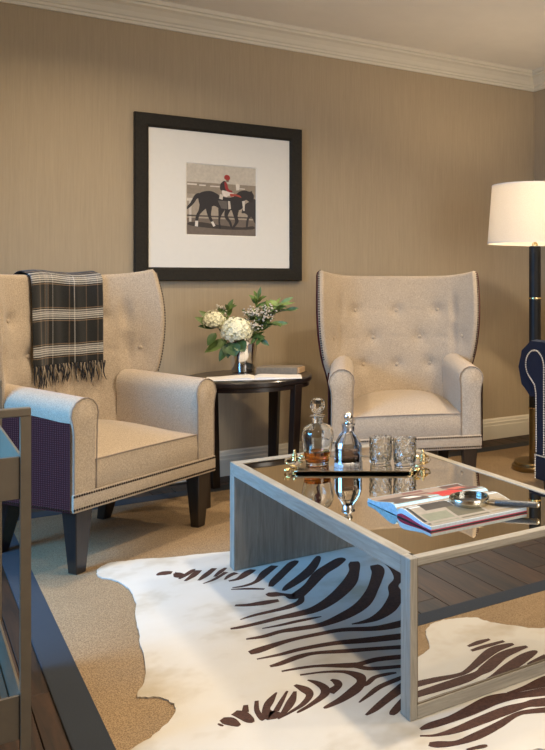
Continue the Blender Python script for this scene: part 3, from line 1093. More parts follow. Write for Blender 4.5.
    for ph in (30, 60, 85, 100):
        ring = edge_ring(bm, ph)
        for k in range(len(ring) - 1):
            bm.faces.new((prev[k], prev[k + 1], ring[k + 1], ring[k]))
        prev = ring
    obj('backrest', bm, 'cream_tweed', c, 'all')
    # outside of the back
    bm = bmesh.new()
    ob = [[bm.verts.new(P[i][j] + N[i][j] * thk) for j in range(NV)] for i in range(NU)]
    for i in range(NU - 1):
        for j in range(NV - 1):
            bm.faces.new((ob[i][j], ob[i + 1][j], ob[i + 1][j + 1], ob[i][j + 1]))
    prev = [ob[i][j] for i, j in border]
    for ph in (155, 130, 100):
        ring = edge_ring(bm, ph)
        for k in range(len(ring) - 1):
            bm.faces.new((prev[k], prev[k + 1], ring[k + 1], ring[k]))
        prev = ring
    o = obj('outside_back', bm, 'plum_weave', c, 'all')
    o['label'] = 'dark plum woven outside of the back'
    # lower rear panel down to the rail
    bm = bmesh.new()
    box(bm, -.29, .29, .475, .530, .252, .47, bev=.015)
    obj('rear_panel', bm, 'plum_weave', c, True)
    # --- buttons
    for (x, z) in TUFTS + WINGT:
        w = interp(W_TAB, z)
        s = x / w
        t = (z - .40) / (1.16 - .40)
        p, n = back_pt(s, t), back_nrm(s, t)
        puff = .010 * math.sin(PI * min(1, max(0, (p.z - .50) / .68))) * (1 - abs(s) ** 4)
        bm = bmesh.new()
        q = p + n * (tuft_depth(p.x, p.z) - puff - .001)
        dome(bm, q, -n, .0105, 10)
        obj('button', bm, 'cream_tweed', c, True)
    # --- wing nails
    bm = bmesh.new()
    for i in (0, NU - 1):
        path, nr = [], []
        for j in range(NV):
            if P[i][j].z > .70:
                path.append(edge_pts[(i, j, 85)])
        acc = along([p for p, n in path], .0135)
        for q in acc:
            n = min(path, key=lambda e: (e[0] - q).length)[1]
            dome(bm, q, n, .0055)
    stuff(obj('nailhead_trim', bm, 'nail_bronze', c, True))
    # --- front rail nails
    bm = bmesh.new()
    for z in (.315, .263):
        for k in range(69):
            dome(bm, (-.393 + .786 * k / 68, -.0578, z), (0, -1, 0), .0054)
    stuff(obj('nailhead_trim', bm, 'nail_bronze', c, True))
    # --- legs
    for (x, y, sp, rk) in ((-.335, -.005, .0, .0), (.335, -.005, .0, .0), (-.27, .44, 0, .07), (.27, .44, 0, .07)):
        bm = bmesh.new()
        a, b = .040, .023
        top = [bm.verts.new((x + dx * a, y + dy * a, .256)) for dx, dy in ((-1, -1), (1, -1), (1, 1), (-1, 1))]
        bot = [bm.verts.new((x + dx * b, y + rk + dy * b, 0.0)) for dx, dy in ((-1, -1), (1, -1), (1, 1), (-1, 1))]
        for i in range(4):
            bm.faces.new((top[i], top[(i + 1) % 4], bot[(i + 1) % 4], bot[i]))
        bm.faces.new(top)
        bm.faces.new(bot[::-1])
        bmesh.ops.bevel(bm, geom=list(bm.edges), offset=.003, segments=1, affect='EDGES')
        obj('leg', bm, 'espresso', c)
    return c


def copy_tree(o, parent=None):
    n = o.copy()
    COL.objects.link(n)
    if parent:
        n.parent = parent
    for ch in o.children:
        copy_tree(ch, n)
    return n


LROT, RROT = math.radians(32.2), math.radians(-22.97)
LLOC, RLOC = (.860, 3.812, 0), (2.194, 3.868, 0)
chair = make_armchair('cream tweed wingback armchair with a plaid throw over its back', LLOC, LROT)
chair2 = copy_tree(chair)
chair2.location = RLOC
chair2.rotation_euler = (0, 0, RROT)
chair2['label'] = 'cream tufted wingback armchair with a bare back, near the floor lamp'

# ------------------------------------------------------------------ plaid throw
thr = thing('throw_blanket', 'black and white plaid throw with a fringe draped over the armchair back', 'blanket', LLOC, LROT)
BX0, BX1 = -.118, .248


def throw_pt(u, v):
    """u across, v 0 at the front hem .. 1 at the rear hem"""
    x = BX0 + (BX1 - BX0) * u
    fold = .010 * math.sin(u * 9.0 + 1.2) + .007 * math.sin(u * 21 + v * 2.0) + .006 * math.exp(-((u - .62) / .05) ** 2)
    ztop = 1.184
    if v < .52:
        k = v / .52
        z = .765 + k * (ztop - .765)
        zz = min(z, 1.16)
        off = .020 + fold * (1 - k * .55)
        y = back_y(x, zz) - off + max(0, z - 1.15) ** 1.2 * .9
        x2 = x - .026 * (1 - k) - .014 * (1 - k) * u
        return (x2, y, z + .006 * math.sin(u * 7) * k)
    if v < .64:
        k = (v - .52) / .12
        y0 = back_y(x, 1.16) - .020 + .042 - fold * .4
        return (x, y0 + k * .075, ztop + .012 * math.sin(PI * k) + .006 * math.sin(u * 7) - .010 * k)
    k = (v - .64) / .36
    z = ztop - .010 - k * .30
    return (x, back_y(x, min(z, 1.16)) + .088 + fold * .5 + .010 * (1 - k), z)


bm = bmesh.new()
grid(bm, 61, 70, throw_pt, uvname=lambda u, v: (u, v * 4.95 + 0.06))
o = obj('throw_cloth', bm, 'tartan', thr, 'all')
md = o.modifiers.new('thickness', 'SOLIDIFY')
md.thickness = .004
for mname, par in (('fringe_dark', 0), ('fringe_pale', 1)):
    bm = bmesh.new()
    for k in range(66):
        if (k % 5 in (1, 3)) != bool(par):
            continue
        u = (k + .5) / 66
        p = Vector(throw_pt(u, 0))
        L = .085 + random.uniform(-.015, .02)
        sway = random.uniform(-.016, .022)
        pts = []
        for i in range(6):
            q = i / 5
            pts.append(p + Vector((sway * q * q + .004 * math.sin(q * 5 + k), -.004 + .006 * math.sin(q * 4 + k * 2), .006 - L * q)))
        tube(bm, pts, [.0032, .0034, .003, .0027, .0022, .0012], 5)
    stuff(obj('fringe', bm, mname, thr, True))

# ------------------------------------------------------------------ round side table
SX, SY, SZ, SR = 1.535, 4.408, .640, .330
CA = -math.radians(35.954)      # table turned so that its apron faces the seating
stb = thing('side_table', 'round espresso side table with slanted flat legs between the armchairs', 'side table', (SX, SY, 0), CA)
obj('table_top', nlathe([(0, .606), (SR - .012, .606), (SR - .004, .609), (SR, .614), (SR, .632), (SR - .004, .638), (SR - .010, .640), (0, .640)], 64), 'espresso', stb, 30)
obj('apron', nlathe([(SR - .02, .585), (SR - .012, .585), (SR - .012, .607), (SR - .02, .607)], 48, closed=True), 'espresso', stb, 30)
for (x, y, k) in ((-.150, -.272, .95), (.285, -.125, .90), (.062, .290, .90), (-.255, .160, .90)):
    r = math.hypot(x, y)
    ux, uy = x / r, y / r
    bm = bmesh.new()
    hw, ht = .030, .017
    top, bot = [], []
    for (a, b) in ((-1, -1), (1, -1), (1, 1), (-1, 1)):
        top.append(bm.verts.new((x - uy * hw * a + ux * ht * b, y + ux * hw * a + uy * ht * b, .608)))
        bot.append(bm.verts.new((x * k - uy * hw * .78 * a + ux * ht * b, y * k + ux * hw * .78 * a + uy * ht * b, 0)))
    for i in range(4):
        bm.faces.new((top[i], top[(i + 1) % 4], bot[(i + 1) % 4], bot[i]))
    bm.faces.new(top)
    bm.faces.new(bot[::-1])
    bmesh.ops.bevel(bm, geom=list(bm.edges), offset=.0025, segments=1, affect='EDGES')
    obj('leg', bm, 'espresso', stb)

# open book lying on the side table
ob = thing('open_book', 'open white book lying flat on the round side table', 'book', (1.512, 4.262, SZ), CA + math.radians(15))
for sg in (-1, 1):
    bm = bmesh.new()

    def page(u, v, sg=sg):
        x = sg * .235 * u
        z = .0035 + .010 * math.sin(PI * min(1, u * 1.1) ** .5) * (1 - u * .75)
        return (x, -.082 + .164 * v, z)
    V = grid(bm, 16, 5, page)
    lowr = [[bm.verts.new((v.co.x, v.co.y, .002)) for v in row] for row in V]
    ring = [(i, 0) for i in range(16)] + [(15, j) for j in range(1, 5)] + [(i, 4) for i in range(14, -1, -1)] + [(0, j) for j in range(3, 0, -1)]
    for a, b in zip(ring, ring[1:] + ring[:1]):
        bm.faces.new((V[a[0]][a[1]], V[b[0]][b[1]], lowr[b[0]][b[1]], lowr[a[0]][a[1]]))
    obj('page_block', bm, 'paper', ob, 40)
obj('cover', nbox(-.240, .240, -.086, .086, 0, .002), 'paper', ob)

cb = thing('closed_book', 'small taupe hardback book lying behind the open book', 'book', (1.712, 4.408, SZ), CA - math.radians(2))
obj('page_block', nbox(-.110, .118, -.060, .056, .004, .033), 'book_pages', cb)
obj('cover', nbox(-.116, .110, -.066, -.062, 0, .0375, bev=.0015), 'book_cloth', cb)
obj('cover', nbox(-.116, .110, -.064, .060, .033, .0372, bev=.001), 'book_cloth', cb)
obj('cover', nbox(-.116, .110, -.064, .060, 0, .0042, bev=.001), 'book_cloth', cb)

# ------------------------------------------------------------------ vase and flowers
VX, VY = 1.566, 4.592
vase = obj('flower_vase', nlathe([(0, 0), (.058, 0), (.062, .004), (.066, .06), (.076, .15), (.081, .190), (.083, .192), (.081, .194), (.075, .188), (.062, .06), (.056, .010), (0, .010)], 48), 'silver', None, 40, (VX, VY, SZ))
tag(vase, 'polished silver tapered vase on the round side table', 'vase')
CR = Vector((math.cos(CA), math.sin(CA), 0))       # along the picture plane
CF = Vector((-math.sin(CA), math.cos(CA), 0))      # away from the seating


def vp(a, b, z):
    return Vector((VX, VY, SZ)) + CR * a + CF * b + Vector((0, 0, z))


def leaf_bm(bm, base, tip, width, curl=.15, nrm=None):
    base, tip = Vector(base), Vector(tip)
    ax = tip - base
    L = ax.length
    ax.normalize()
    nrm = Vector(nrm) if nrm else Vector((random.uniform(-.6, .6), random.uniform(-.6, .6), 1))
    sd = ax.cross(nrm)
    if sd.length < 1e-3:
        sd = ax.orthogonal()
    sd.normalize()
    up = sd.cross(ax)
    rows = []
    for i in range(7):
        t = i / 6
        w = width * (math.sin(PI * t ** .8) ** .85 if 0 < t < 1 else 0.02)
        cen = base + ax * (L * t) + up * (-curl * L * t * t)
        rows.append((bm.verts.new(cen - sd * w / 2 + up * w * .12), bm.verts.new(cen), bm.verts.new(cen + sd * w / 2 + up * w * .12)))
    for a, b in zip(rows, rows[1:]):
        bm.faces.new((a[0], a[1], b[1], b[0]))
        bm.faces.new((a[1], a[2], b[2], b[1]))
    return bm


def leaf(parent, base, tip, width, mat, curl=.15, nrm=None):
    bm = leaf_bm(bmesh.new(), base, tip, width, curl, nrm)
    return obj('leaf', bm, mat, parent, 'all')


def hydrangea(cen, R, label, n):
    root = vp(cen[0] * .25, cen[1] * .25, .03)
    t = thing('hydrangea', label, 'flower', root, 0, 'hydrangea blooms in the silver vase')
    c = vp(*cen) - root
    obj('stem', ntube(catmull([(0, 0, 0), tuple(c * .45 + Vector((0, 0, .03))), tuple(c * .95)], 5), .0035, 6), 'stem_green', t, True)
    bm = bmesh.new()
    for i in range(n):
        zz = 1 - 1.62 * (i + .5) / n
        th = i * 2.399963
        rr = math.sqrt(max(0, 1 - zz * zz))
        d = Vector((rr * math.cos(th), rr * math.sin(th), zz * .88)).normalized()
        d = (d + Vector((random.uniform(-.08, .08), random.uniform(-.08, .08), random.uniform(-.08, .08)))).normalized()
        p = c + Vector((d.x, d.y, d.z * .9)) * R * random.uniform(.90, 1.04)
        a = d.orthogonal().normalized()
        b = d.cross(a)
        r0 = random.uniform(0, PI)
        for k in range(4):
            an = r0 + k * PI / 2
            e = a * math.cos(an) + b * math.sin(an)
            f = d.cross(e)
            w = R * .17
            v = [p, p + e * w * .7 + f * w * .55 + d * .0030, p + e * w * 1.25 + d * .0015, p + e * w * .7 - f * w * .55 + d * .0030]
            bm.faces.new([bm.verts.new(q) for q in v])
    lathe(bm, [(0, -R * .66), (R * .55, -R * .5), (R * .84, 0), (R * .62, R * .55), (0, R * .80)], 12, c.x, c.y, c.z)
    stuff(obj('flower_head', bm, 'petal', t))
    return t, root


h1, r1 = hydrangea((-.010, -.075, .232), .084, 'large round white hydrangea bloom at the front of the silver vase', 110)
h2, r2 = hydrangea((-.148, -.035, .285), .060, 'smaller white hydrangea bloom at the side of the silver vase', 80)
for (b, tp_, w, mt) in (((-.05, -.07, .17), (-.05, -.115, .09), .070, 'leaf_dark'), ((.00, -.09, .17), (.045, -.12, .125), .075, 'leaf_dark'),
                        ((-.07, -.05, .18), (-.185, -.09, .12), .062, 'leaf_green'), ((-.05, -.08, .16), (-.10, -.11, .07), .052, 'leaf_dark'),
                        ((-.03, -.10, .165), (.00, -.13, .10), .085, 'leaf_dark')):
    leaf(h1, vp(*b) - r1, vp(*tp_) - r1, w, mt, .1, -CF + Vector((0, 0, .5)))
for (b, tp_, w, mt) in (((-.14, -.03, .27), (-.235, -.03, .345), .040, 'leaf_green'), ((-.15, -.03, .25), (-.245, -.06, .31), .042, 'leaf_green'),
                        ((-.13, -.03, .25), (-.235, -.05, .26), .036, 'leaf_dark'), ((-.13, -.06, .22), (-.165, -.10, .155), .05, 'leaf_dark')):
    leaf(h2, vp(*b) - r2, vp(*tp_) - r2, w, mt, .1, -CF + Vector((0, 0, .6)))


def sprig(label, path, leaves, lw, ll, mat, spread=.8):
    root = vp(path[0][0], path[0][1], path[0][2])
    t = thing('leafy_sprig', label, 'foliage', root, 0, 'green sprigs in the silver vase')
    pts = [vp(*p) - root for p in catmull(path, 6)]
    obj('stem', ntube(pts, .0022, 5), 'stem_green', t, True)
    n = len(pts)
    for i in range(leaves):
        q = .38 + .62 * (i + .5) / leaves
        k = min(n - 2, int(q * (n - 1)))
        p = pts[k]
        ax = (pts[k + 1] - pts[max(0, k - 1)]).normalized()
        th = i * 2.4 + random.uniform(-.3, .3)
        sd = CR * math.cos(th) + CF * math.sin(th) * .7
        d = (ax * random.uniform(.5, .9) + sd * spread).normalized()
        leaf(t, p, p + d * ll * random.uniform(.75, 1.15), lw * random.uniform(.8, 1.15), mat, random.uniform(0, .25), -CF * .7 + Vector((random.uniform(-.5, .5), 0, .7)))
    leaf(t, pts[-1], pts[-1] + (pts[-1] - pts[-2]).normalized() * ll, lw, mat, .05, -CF + Vector((0, 0, .3)))
    return t


random.seed(21)
sprig('upright green sprig with narrow leaves, tallest in the silver vase', [(.01, 0, .03), (.03, .01, .22), (.075, .0, .36), (.085, .0, .405)], 16, .022, .070, 'leaf_green')
sprig('pale green sprig reaching out towards the bare armchair', [(.02, 0, .03), (.06, -.01, .20), (.15, -.02, .33), (.215, -.03, .375)], 20, .028, .085, 'leaf_light')
sprig('dark green sprig leaning over the closed book', [(.03, 0, .03), (.06, -.02, .18), (.14, -.04, .26), (.20, -.05, .27)], 17, .026, .066, 'leaf_green')
sprig('wide leaved sprig spreading between the small white blossoms', [(.02, 0, .03), (.05, .0, .20), (.13, .01, .32), (.24, .0, .345)], 18, .024, .072, 'leaf_green')
sprig('small green sprig standing behind the smaller hydrangea', [(-.01, .01, .03), (-.04, .01, .20), (-.09, .0, .32), (-.085, .0, .350)], 9, .026, .062, 'leaf_green')
sprig('short leafy sprig hanging over the vase rim', [(.02, -.01, .03), (.04, -.03, .18), (.085, -.05, .20), (.115, -.06, .185)], 8, .028, .062, 'leaf_dark')


def blossom(label, path, n, R):
    root = vp(*path[0])
    t = thing('filler_flower', label, 'flower', root, 0, 'small white blossoms in the silver vase')
    pts = [vp(*p) - root for p in catmull(path, 6)]
    obj('stem', ntube(pts, .002, 5), 'stem_green', t, True)
    tip = pts[-1]
    bm = bmesh.new()
    bs = bmesh.new()
    for i in range(n):
        d = Vector((random.gauss(0, 1), random.gauss(0, 1), random.gauss(0.3, .8)))
        d = d.normalized() * R * random.uniform(.3, 1)
        p = tip + Vector((d.x, d.y, d.z * .75))
        dome(bm, p, d + Vector((0, 0, .05)), .0066, 5)
        dome(bm, p, -(d + Vector((0, 0, .05))), .0045, 5)
        tube(bs, [tip - Vector((0, 0, R * .6)), p], .0008, 3)
    stuff(obj('blossom_cluster', bm, 'bud', t))
    stuff(obj('flower_stalks', bs, 'stem_green', t))


blossom('spray of tiny white buds above the large hydrangea', [(.01, 0, .03), (.03, -.01, .22), (.055, -.03, .325)], 55, .060)
blossom('spray of tiny white buds among the pale green leaves', [(.02, 0, .03), (.06, -.02, .20), (.125, -.04, .315)], 60, .065)
blossom('spray of tiny white buds near the end of the dark sprig', [(.02, 0, .03), (.07, -.01, .20), (.17, -.03, .345)], 40, .055)
blossom('spray of tiny white buds behind the smaller hydrangea', [(-.01, 0, .03), (-.05, .0, .22), (-.125, .0, .345)], 35, .045)
blossom('low spray of tiny white buds beside the large hydrangea', [(.02, 0, .03), (.05, -.03, .18), (.095, -.06, .255)], 35, .045)

# ------------------------------------------------------------------ floor lamp
lamp = thing('floor_lamp', 'floor lamp with white drum shade on a black and brass column', 'floor lamp', (3.169, 4.005, 0))
obj('base', nlathe([(0, 0), (.140, 0), (.142, .004), (.142, .026), (.138, .030), (.130, .031), (.128, .044), (.122, .049), (0, .049)], 56), 'old_brass', lamp, 30)
obj('column', nlathe([(0, .045), (.036, .045), (.036, .368), (0, .368)], 32), 'old_brass', lamp, 30)
obj('ring', nlathe([(.030, .364), (.0395, .364), (.0395, .374), (.030, .374)], 32, closed=True), 'brass', lamp, 30)
obj('column', nlathe([(.01, .372), (.0365, .372), (.0365, 1.036), (.01, 1.036)], 32, closed=True), 'black_lacquer', lamp, 30)
obj('ring', nlathe([(.030, 1.034), (.0395, 1.034), (.0395, 1.044), (.030, 1.044)], 32, closed=True), 'brass', lamp, 30)
obj('column', nlathe([(.01, 1.042), (.0365, 1.042), (.0365, 1.352), (.030, 1.358), (.01, 1.358)], 32, closed=True), 'black_lacquer', lamp, 30)
obj('neck', nlathe([(0, 1.356), (.018, 1.356), (.018, 1.372), (.010, 1.378), (.010, 1.43), (0, 1.43)], 20), 'brass', lamp, 30)
obj('bulb', nlathe([(0, 1.43), (.014, 1.435), (.016, 1.46), (.03, 1.49), (.032, 1.515), (.022, 1.54), (0, 1.548)], 20), 'bulb_glow', lamp, 'all')
sh = obj('shade', nlathe([(.2905, 1.372), (.2635, 1.722), (.2605, 1.722), (.2875, 1.372)], 64, closed=True), 'shade_linen', lamp, 40)
obj('shade_rim', nlathe([(.2875, 1.370), (.2915, 1.370), (.2915, 1.378), (.2875, 1.378)], 64, closed=True), 'paper', sh, 40)
obj('shade_rim', nlathe([(.2605, 1.716), (.2645, 1.716), (.2645, 1.724), (.2605, 1.724)], 64, closed=True), 'paper', sh, 40)
bm = bmesh.new()
for k in range(3):
    a = k * 2 * PI / 3
    tube(bm, [(0.008 * math.cos(a), 0.008 * math.sin(a), 1.425), (.285 * math.cos(a), .285 * math.sin(a), 1.40)], .003, 5)
obj('spider', bm, 'brass', sh)
pl = bpy.data.lights.new('bulb_light', 'POINT')
pl.energy = 10
pl.color = (1.0, 0.82, 0.60)
pl.shadow_soft_size = .05
po = bpy.data.objects.new('bulb_light', pl)
po.location = (0, 0, 1.60)
po.parent = lamp
COL.objects.link(po)

# ------------------------------------------------------------------ navy sofa
# local: front faces -y, length along x; turned so that it faces the coffee table
sofa = thing('sofa', 'dark navy tufted roll arm sofa with silver nailhead trim', 'sofa', (3.16, 2.60, 0), -PI / 2)
fy = -.45


def sofa_arm(sg):
    # cross-section in (x, z), x measured outwards from the sofa's middle
    cx, cz, R = .84, .680, .150
    prof = [(.66, .24), (.655, .60), (.665, .72), (.69, .785), (.73, .818)]
    n = 22
    for k in range(n + 1):
        a = math.radians(108 - 262 * k / n)
        rr = R * (1 + .035 * math.cos(k * 2.1))
        prof.append((cx + rr * math.cos(a), cz + rr * math.sin(a)))
    prof += [(.838, .50), (.836, .40), (.836, .24)]
    bm = bmesh.new()
    rings = []
    ny = 18
    for i in range(ny + 1):
        y = fy + .02 + .80 * i / ny
        ring = []
        for (x, z) in prof:
            q = 0
            if z > .58:
                q = .006 * math.sin(i * 2.2)
            ring.append(bm.verts.new((sg * (x + q * (1 if x > cx else -1)), y, z + q)))
        rings.append(ring)
    m = len(prof)
    for A, B in zip(rings, rings[1:]):
        for i in range(m):
            bm.faces.new((A[i], A[(i + 1) % m], B[(i + 1) % m], B[i]))
    bm.faces.new(rings[0][::-1])
    bm.faces.new(rings[-1])
    arm = obj('arm', bm, 'navy_velvet', sofa, 60)
    # scroll-shaped front facing, edged with nails
    fac = [(.752, .248), (.752, .50), (.752, .66)]
    for k in range(17):
        a = math.radians(175 - 232 * k / 16)
        fac.append((.832 + .080 * math.cos(a), .702 + .080 * math.sin(a)))
    fac += [(.836, .600), (.826, .560), (.824, .40), (.824, .248)]
    fac = [(sg * x, z) for x, z in fac]
    bm = bmesh.new()
    extrude_poly(bm, fac, lambda p, t: (p[0], t, p[1]), fy + .03, fy + .004)
    fo = obj('arm_front', bm, 'navy_velvet', sofa)
    bm = bmesh.new()
    path = [(x - sg * .004 * (1 if abs(x) > .80 else -1), fy + .003, z) for x, z in fac]
    for q in along(path, .0125):
        dome(bm, q, (0, -1, 0), .0052)
    stuff(obj('nailhead_trim', bm, 'nail_silver', sofa, True))
    return arm


for sg in (-1, 1):
    sofa_arm(sg)
obj('base_rail', nbox(-.838, .838, fy + .008, .43, .105, .245, bev=.012), 'navy_velvet', sofa, True)
bm = bmesh.new()
for q in along([(-.832, fy + .006, .235), (.832, fy + .006, .235)], .0125):
    dome(bm, q, (0, -1, 0), .0052)
for x in (-.832, .832):
    for q in along([(x, fy + .006, .115), (x, fy + .006, .230)], .0125):
        dome(bm, q, (0, -1, 0), .0052)
stuff(obj('nailhead_trim', bm, 'nail_silver', sofa, True))
for k in (-1, 1):
    obj('seat_cushion', nbox(-.648 if k < 0 else .003, -.003 if k < 0 else .648, fy + .02, .22, .247, .455, bev=.045, seg=4), 'navy_velvet', sofa, 'all')
bm = bmesh.new()
prof = [(.24, .24), (.20, .50), (.19, .70), (.20, .78), (.24, .82)]
for k in range(13):
    a = math.radians(105 - 230 * k / 12)
    prof.append((.30 + .14 * math.cos(a), .69 + .14 * math.sin(a)))
prof += [(.34, .50), (.34, .24)]
A = []
for i in range(33):
    x = -.70 + 1.40 * i / 32
    q = .006 * math.sin(i * 2.2)
    A.append([bm.verts.new((x, y - (q if z > .5 else 0), z)) for y, z in prof])
for a, b in zip(A, A[1:]):
    for i in range(len(prof)):
        bm.faces.new((a[i], a[(i + 1) % len(prof)], b[(i + 1) % len(prof)], b[i]))
bm.faces.new(A[0])
bm.faces.new(A[-1][::-1])
obj('backrest', bm, 'navy_velvet', sofa, 60)
for x in (-.78, .78):
    for y in (fy + .06, .36):
        obj('leg', nlathe([(0, 0), (.018, 0), (.024, .03), (.030, .07), (.034, .107), (0, .107)], 20, cx=x, cy=y), 'espresso', sofa, 40)

# ------------------------------------------------------------------ bar cart
cart = thing('bar_cart', 'bronze metal bar cart with two trays beside the rug', 'bar cart', (-.16, 2.49, ZF))
cart_x0, cart_x1, cart_y0, cart_y1 = -.42, .400, -.320, .320
pw = .0105


def post_loop(y):
    """a square-tube hoop: two posts and the bar joining them at the top"""
    bm = bmesh.new()
    for x in (cart_x0, cart_x1):
        box(bm, x - pw, x + pw, y - pw, y + pw, .062, .849, bev=0)
    box(bm, cart_x0 - pw, cart_x1 + pw, y - pw, y + pw, .849, .868, bev=.002, seg=1)
    obj('frame_hoop', bm, 'pewter_metal', cart)


post_loop(cart_y0)
post_loop(cart_y1)
for z0, h in ((.662, .096), (.118, .100)):
    tr = obj('tray', nbox(cart_x0 + pw, cart_x1 - pw, cart_y0 + .004, cart_y1 - .004, z0, z0 + .008), 'pewter_metal', cart)
    for (a, b, c, d) in ((cart_x0 + pw, cart_x1 - pw, cart_y0 - .004, cart_y0 + .004), (cart_x0 + pw, cart_x1 - pw, cart_y1 - .004, cart_y1 + .004),
                         (cart_x0 + pw - .012, cart_x0 + pw - .004, cart_y0, cart_y1), (cart_x1 - pw, cart_x1 - pw + .006, cart_y0, cart_y1)):
        obj('tray_side', nbox(a, b, c, d, z0, z0 + h, bev=.001, seg=1), 'pewter_metal', tr)
    obj('tray_mirror', nbox(cart_x0 + pw + .004, cart_x1 - pw - .004, cart_y0 + .008, cart_y1 - .008, z0 + .008, z0 + .011), 'mirror', tr)
for x in (cart_x0, cart_x1):
    for y in (cart_y0, cart_y1):
        cs = obj('caster', nlathe([(0, .05), (.012, .05), (.014, .064), (0, .064)], 12, cx=x, cy=y), 'pewter_metal', cart)
        bm = bmesh.new()
        lathe(bm, [(0, -.011), (.022, -.011), (.027, -.007), (.027, .007), (.022, .011), (0, .011)], 24)
        bmesh.ops.transform(bm, matrix=Matrix.Translation((x + .012, y, .027)) @ Matrix.Rotation(PI / 2, 4, 'Y'), verts=bm.verts)
        obj('wheel', bm, 'rubber', cs, 40)

# ------------------------------------------------------------------ serving tray with decanters and glasses
TT = .4240
tray = thing('serving_tray', 'silver footed serving tray with ornate brass handles on the coffee table', 'tray', (1.462, 2.960, TT), CA)
tw, td, tz = .240, .132, .0065
bm = bmesh.new()
prof = [(0, 0), (.006, .001), (.012, .004), (.015, .009), (.012, .0105), (.0, .003)]


def rrect(w, d, r, k=5):
    pts = []
    for (cx, cy, a0) in ((w - r, d - r, 0), (-w + r, d - r, 90), (-w + r, -d + r, 180), (w - r, -d + r, 270)):
        for i in range(k + 1):
            a = math.radians(a0 + 90 * i / k)
            pts.append((cx + r * math.cos(a), cy + r * math.sin(a)))
    return pts


rings = []
for (o_, z) in ((0, tz), (.006, tz + .001), (.012, tz + .003), (.016, tz + .007), (.0185, tz + .007), (.0145, tz + .001), (.006, tz - .002), (0, tz - .002)):
    rings.append([bm.verts.new((x, y, z)) for x, y in rrect(tw - .012 + o_, td - .012 + o_, .024 + o_)])
for A, B in zip(rings, rings[1:]):
    for i in range(len(A)):
        bm.faces.new((A[i], A[(i + 1) % len(A)], B[(i + 1) % len(B)], B[i]))
bm.faces.new(rings[0])
bm.faces.new(rings[-1][::-1])
obj('tray_plate', bm, 'silver', tray, 40)
for sg in (-1, 1):
    for yy in (-.062, .062):
        pts = [(sg * (tw - .01), yy, tz + .006), (sg * (tw + .012), yy * 1.08, tz + .016), (sg * (tw + .028), yy * .9, tz + .020), (sg * (tw + .034), yy * .55, tz + .016)]
        obj('handle_scroll', ntube(catmull(pts, 5), [.0035 + .0015 * math.sin(i) for i in range(16)], 8), 'brass', tray, 'all')
    h = obj('handle', ntube(catmull([(sg * (tw + .034), -.038, tz + .016), (sg * (tw + .040), 0, tz + .020), (sg * (tw + .034), .038, tz + .016)], 6), .0045, 8), 'silver', tray, 'all')
    obj('finial', nlathe([(0, 0), (.013, 0), (.014, .004), (.009, .009), (.011, .016), (.0125, .022), (.008, .029), (.004, .033), (.006, .038), (.0035, .044), (0, .045)], 20, cx=sg * (tw + .012), cy=.020, cz=tz + .010), 'brass', h, 'all')
    for (dx, dy) in ((-.02, -td + .02), (-.02, td - .02)):
        obj('foot', nlathe([(0, 0), (.008, 0), (.010, .006), (.006, .012), (.007, tz - .002), (0, tz - .002)], 14, cx=sg * (tw + dx), cy=dy), 'brass', tray, 'all')
    for yy in (-td + .004, td - .004):
        bm = bmesh.new()
        for k in range(7):
            a = k * .9
            dome(bm, (sg * (tw + .004 + .006 * math.cos(a)), yy + .010 * math.sin(a), tz + .010), (sg * .3 * math.cos(a), .3 * math.sin(a), 1), .0065, 7)
        obj('corner_ornament', bm, 'brass', tray, 'all')
TZ_ = TT + tz + .0006


def shell(outer, inner):
    return outer + inner[::-1]


# square-shouldered crystal decanter
d1 = thing('whisky_decanter', 'cut crystal decanter a third full of amber whisky with round stopper', 'decanter', (1.334, 3.052, TZ_))


def facet(amt, n):
    def f(r, a, z):
        return r * (1 + amt * abs(math.cos(n * a / 2)) - amt * .5)
    return f


outer = [(0, 0), (.042, 0), (.0445, .003), (.045, .012), (.051, .045), (.058, .080), (.0615, .110), (.0605, .130), (.052, .147), (.034, .157), (.0215, .161), (.0205, .172), (.022, .182), (.030, .188), (.030, .1905), (.020, .190)]
inner = [(0, .012), (.035, .012), (.038, .018), (.045, .048), (.052, .082), (.0555, .110), (.054, .127), (.046, .141), (.029, .151), (.0145, .156), (.0135, .172), (.015, .189)]
flute = lambda r, a, z: r * (1 + (.035 * abs(math.cos(4 * a)) if .013 < z < .13 and r > .03 else 0))
obj('bottle', nlathe(shell(outer, inner), 32, rfun=flute), 'crystal', d1, 35)
obj('whisky', nlathe([(0, .0115), (.0355, .0115), (.0388, .0178), (.0432, .038), (.0465, .052), (.0455, .0525), (0, .0525)], 32, rfun=flute), 'whisky', d1, 35)
bm = nlathe([(0, .158), (.010, .160), (.0125, .186), (.012, .192), (.013, .198), (.022, .208), (.0285, .224), (.0285, .240), (.022, .253), (.012, .259), (0, .260)], 14)
obj('stopper', bm, 'crystal', d1, 20)

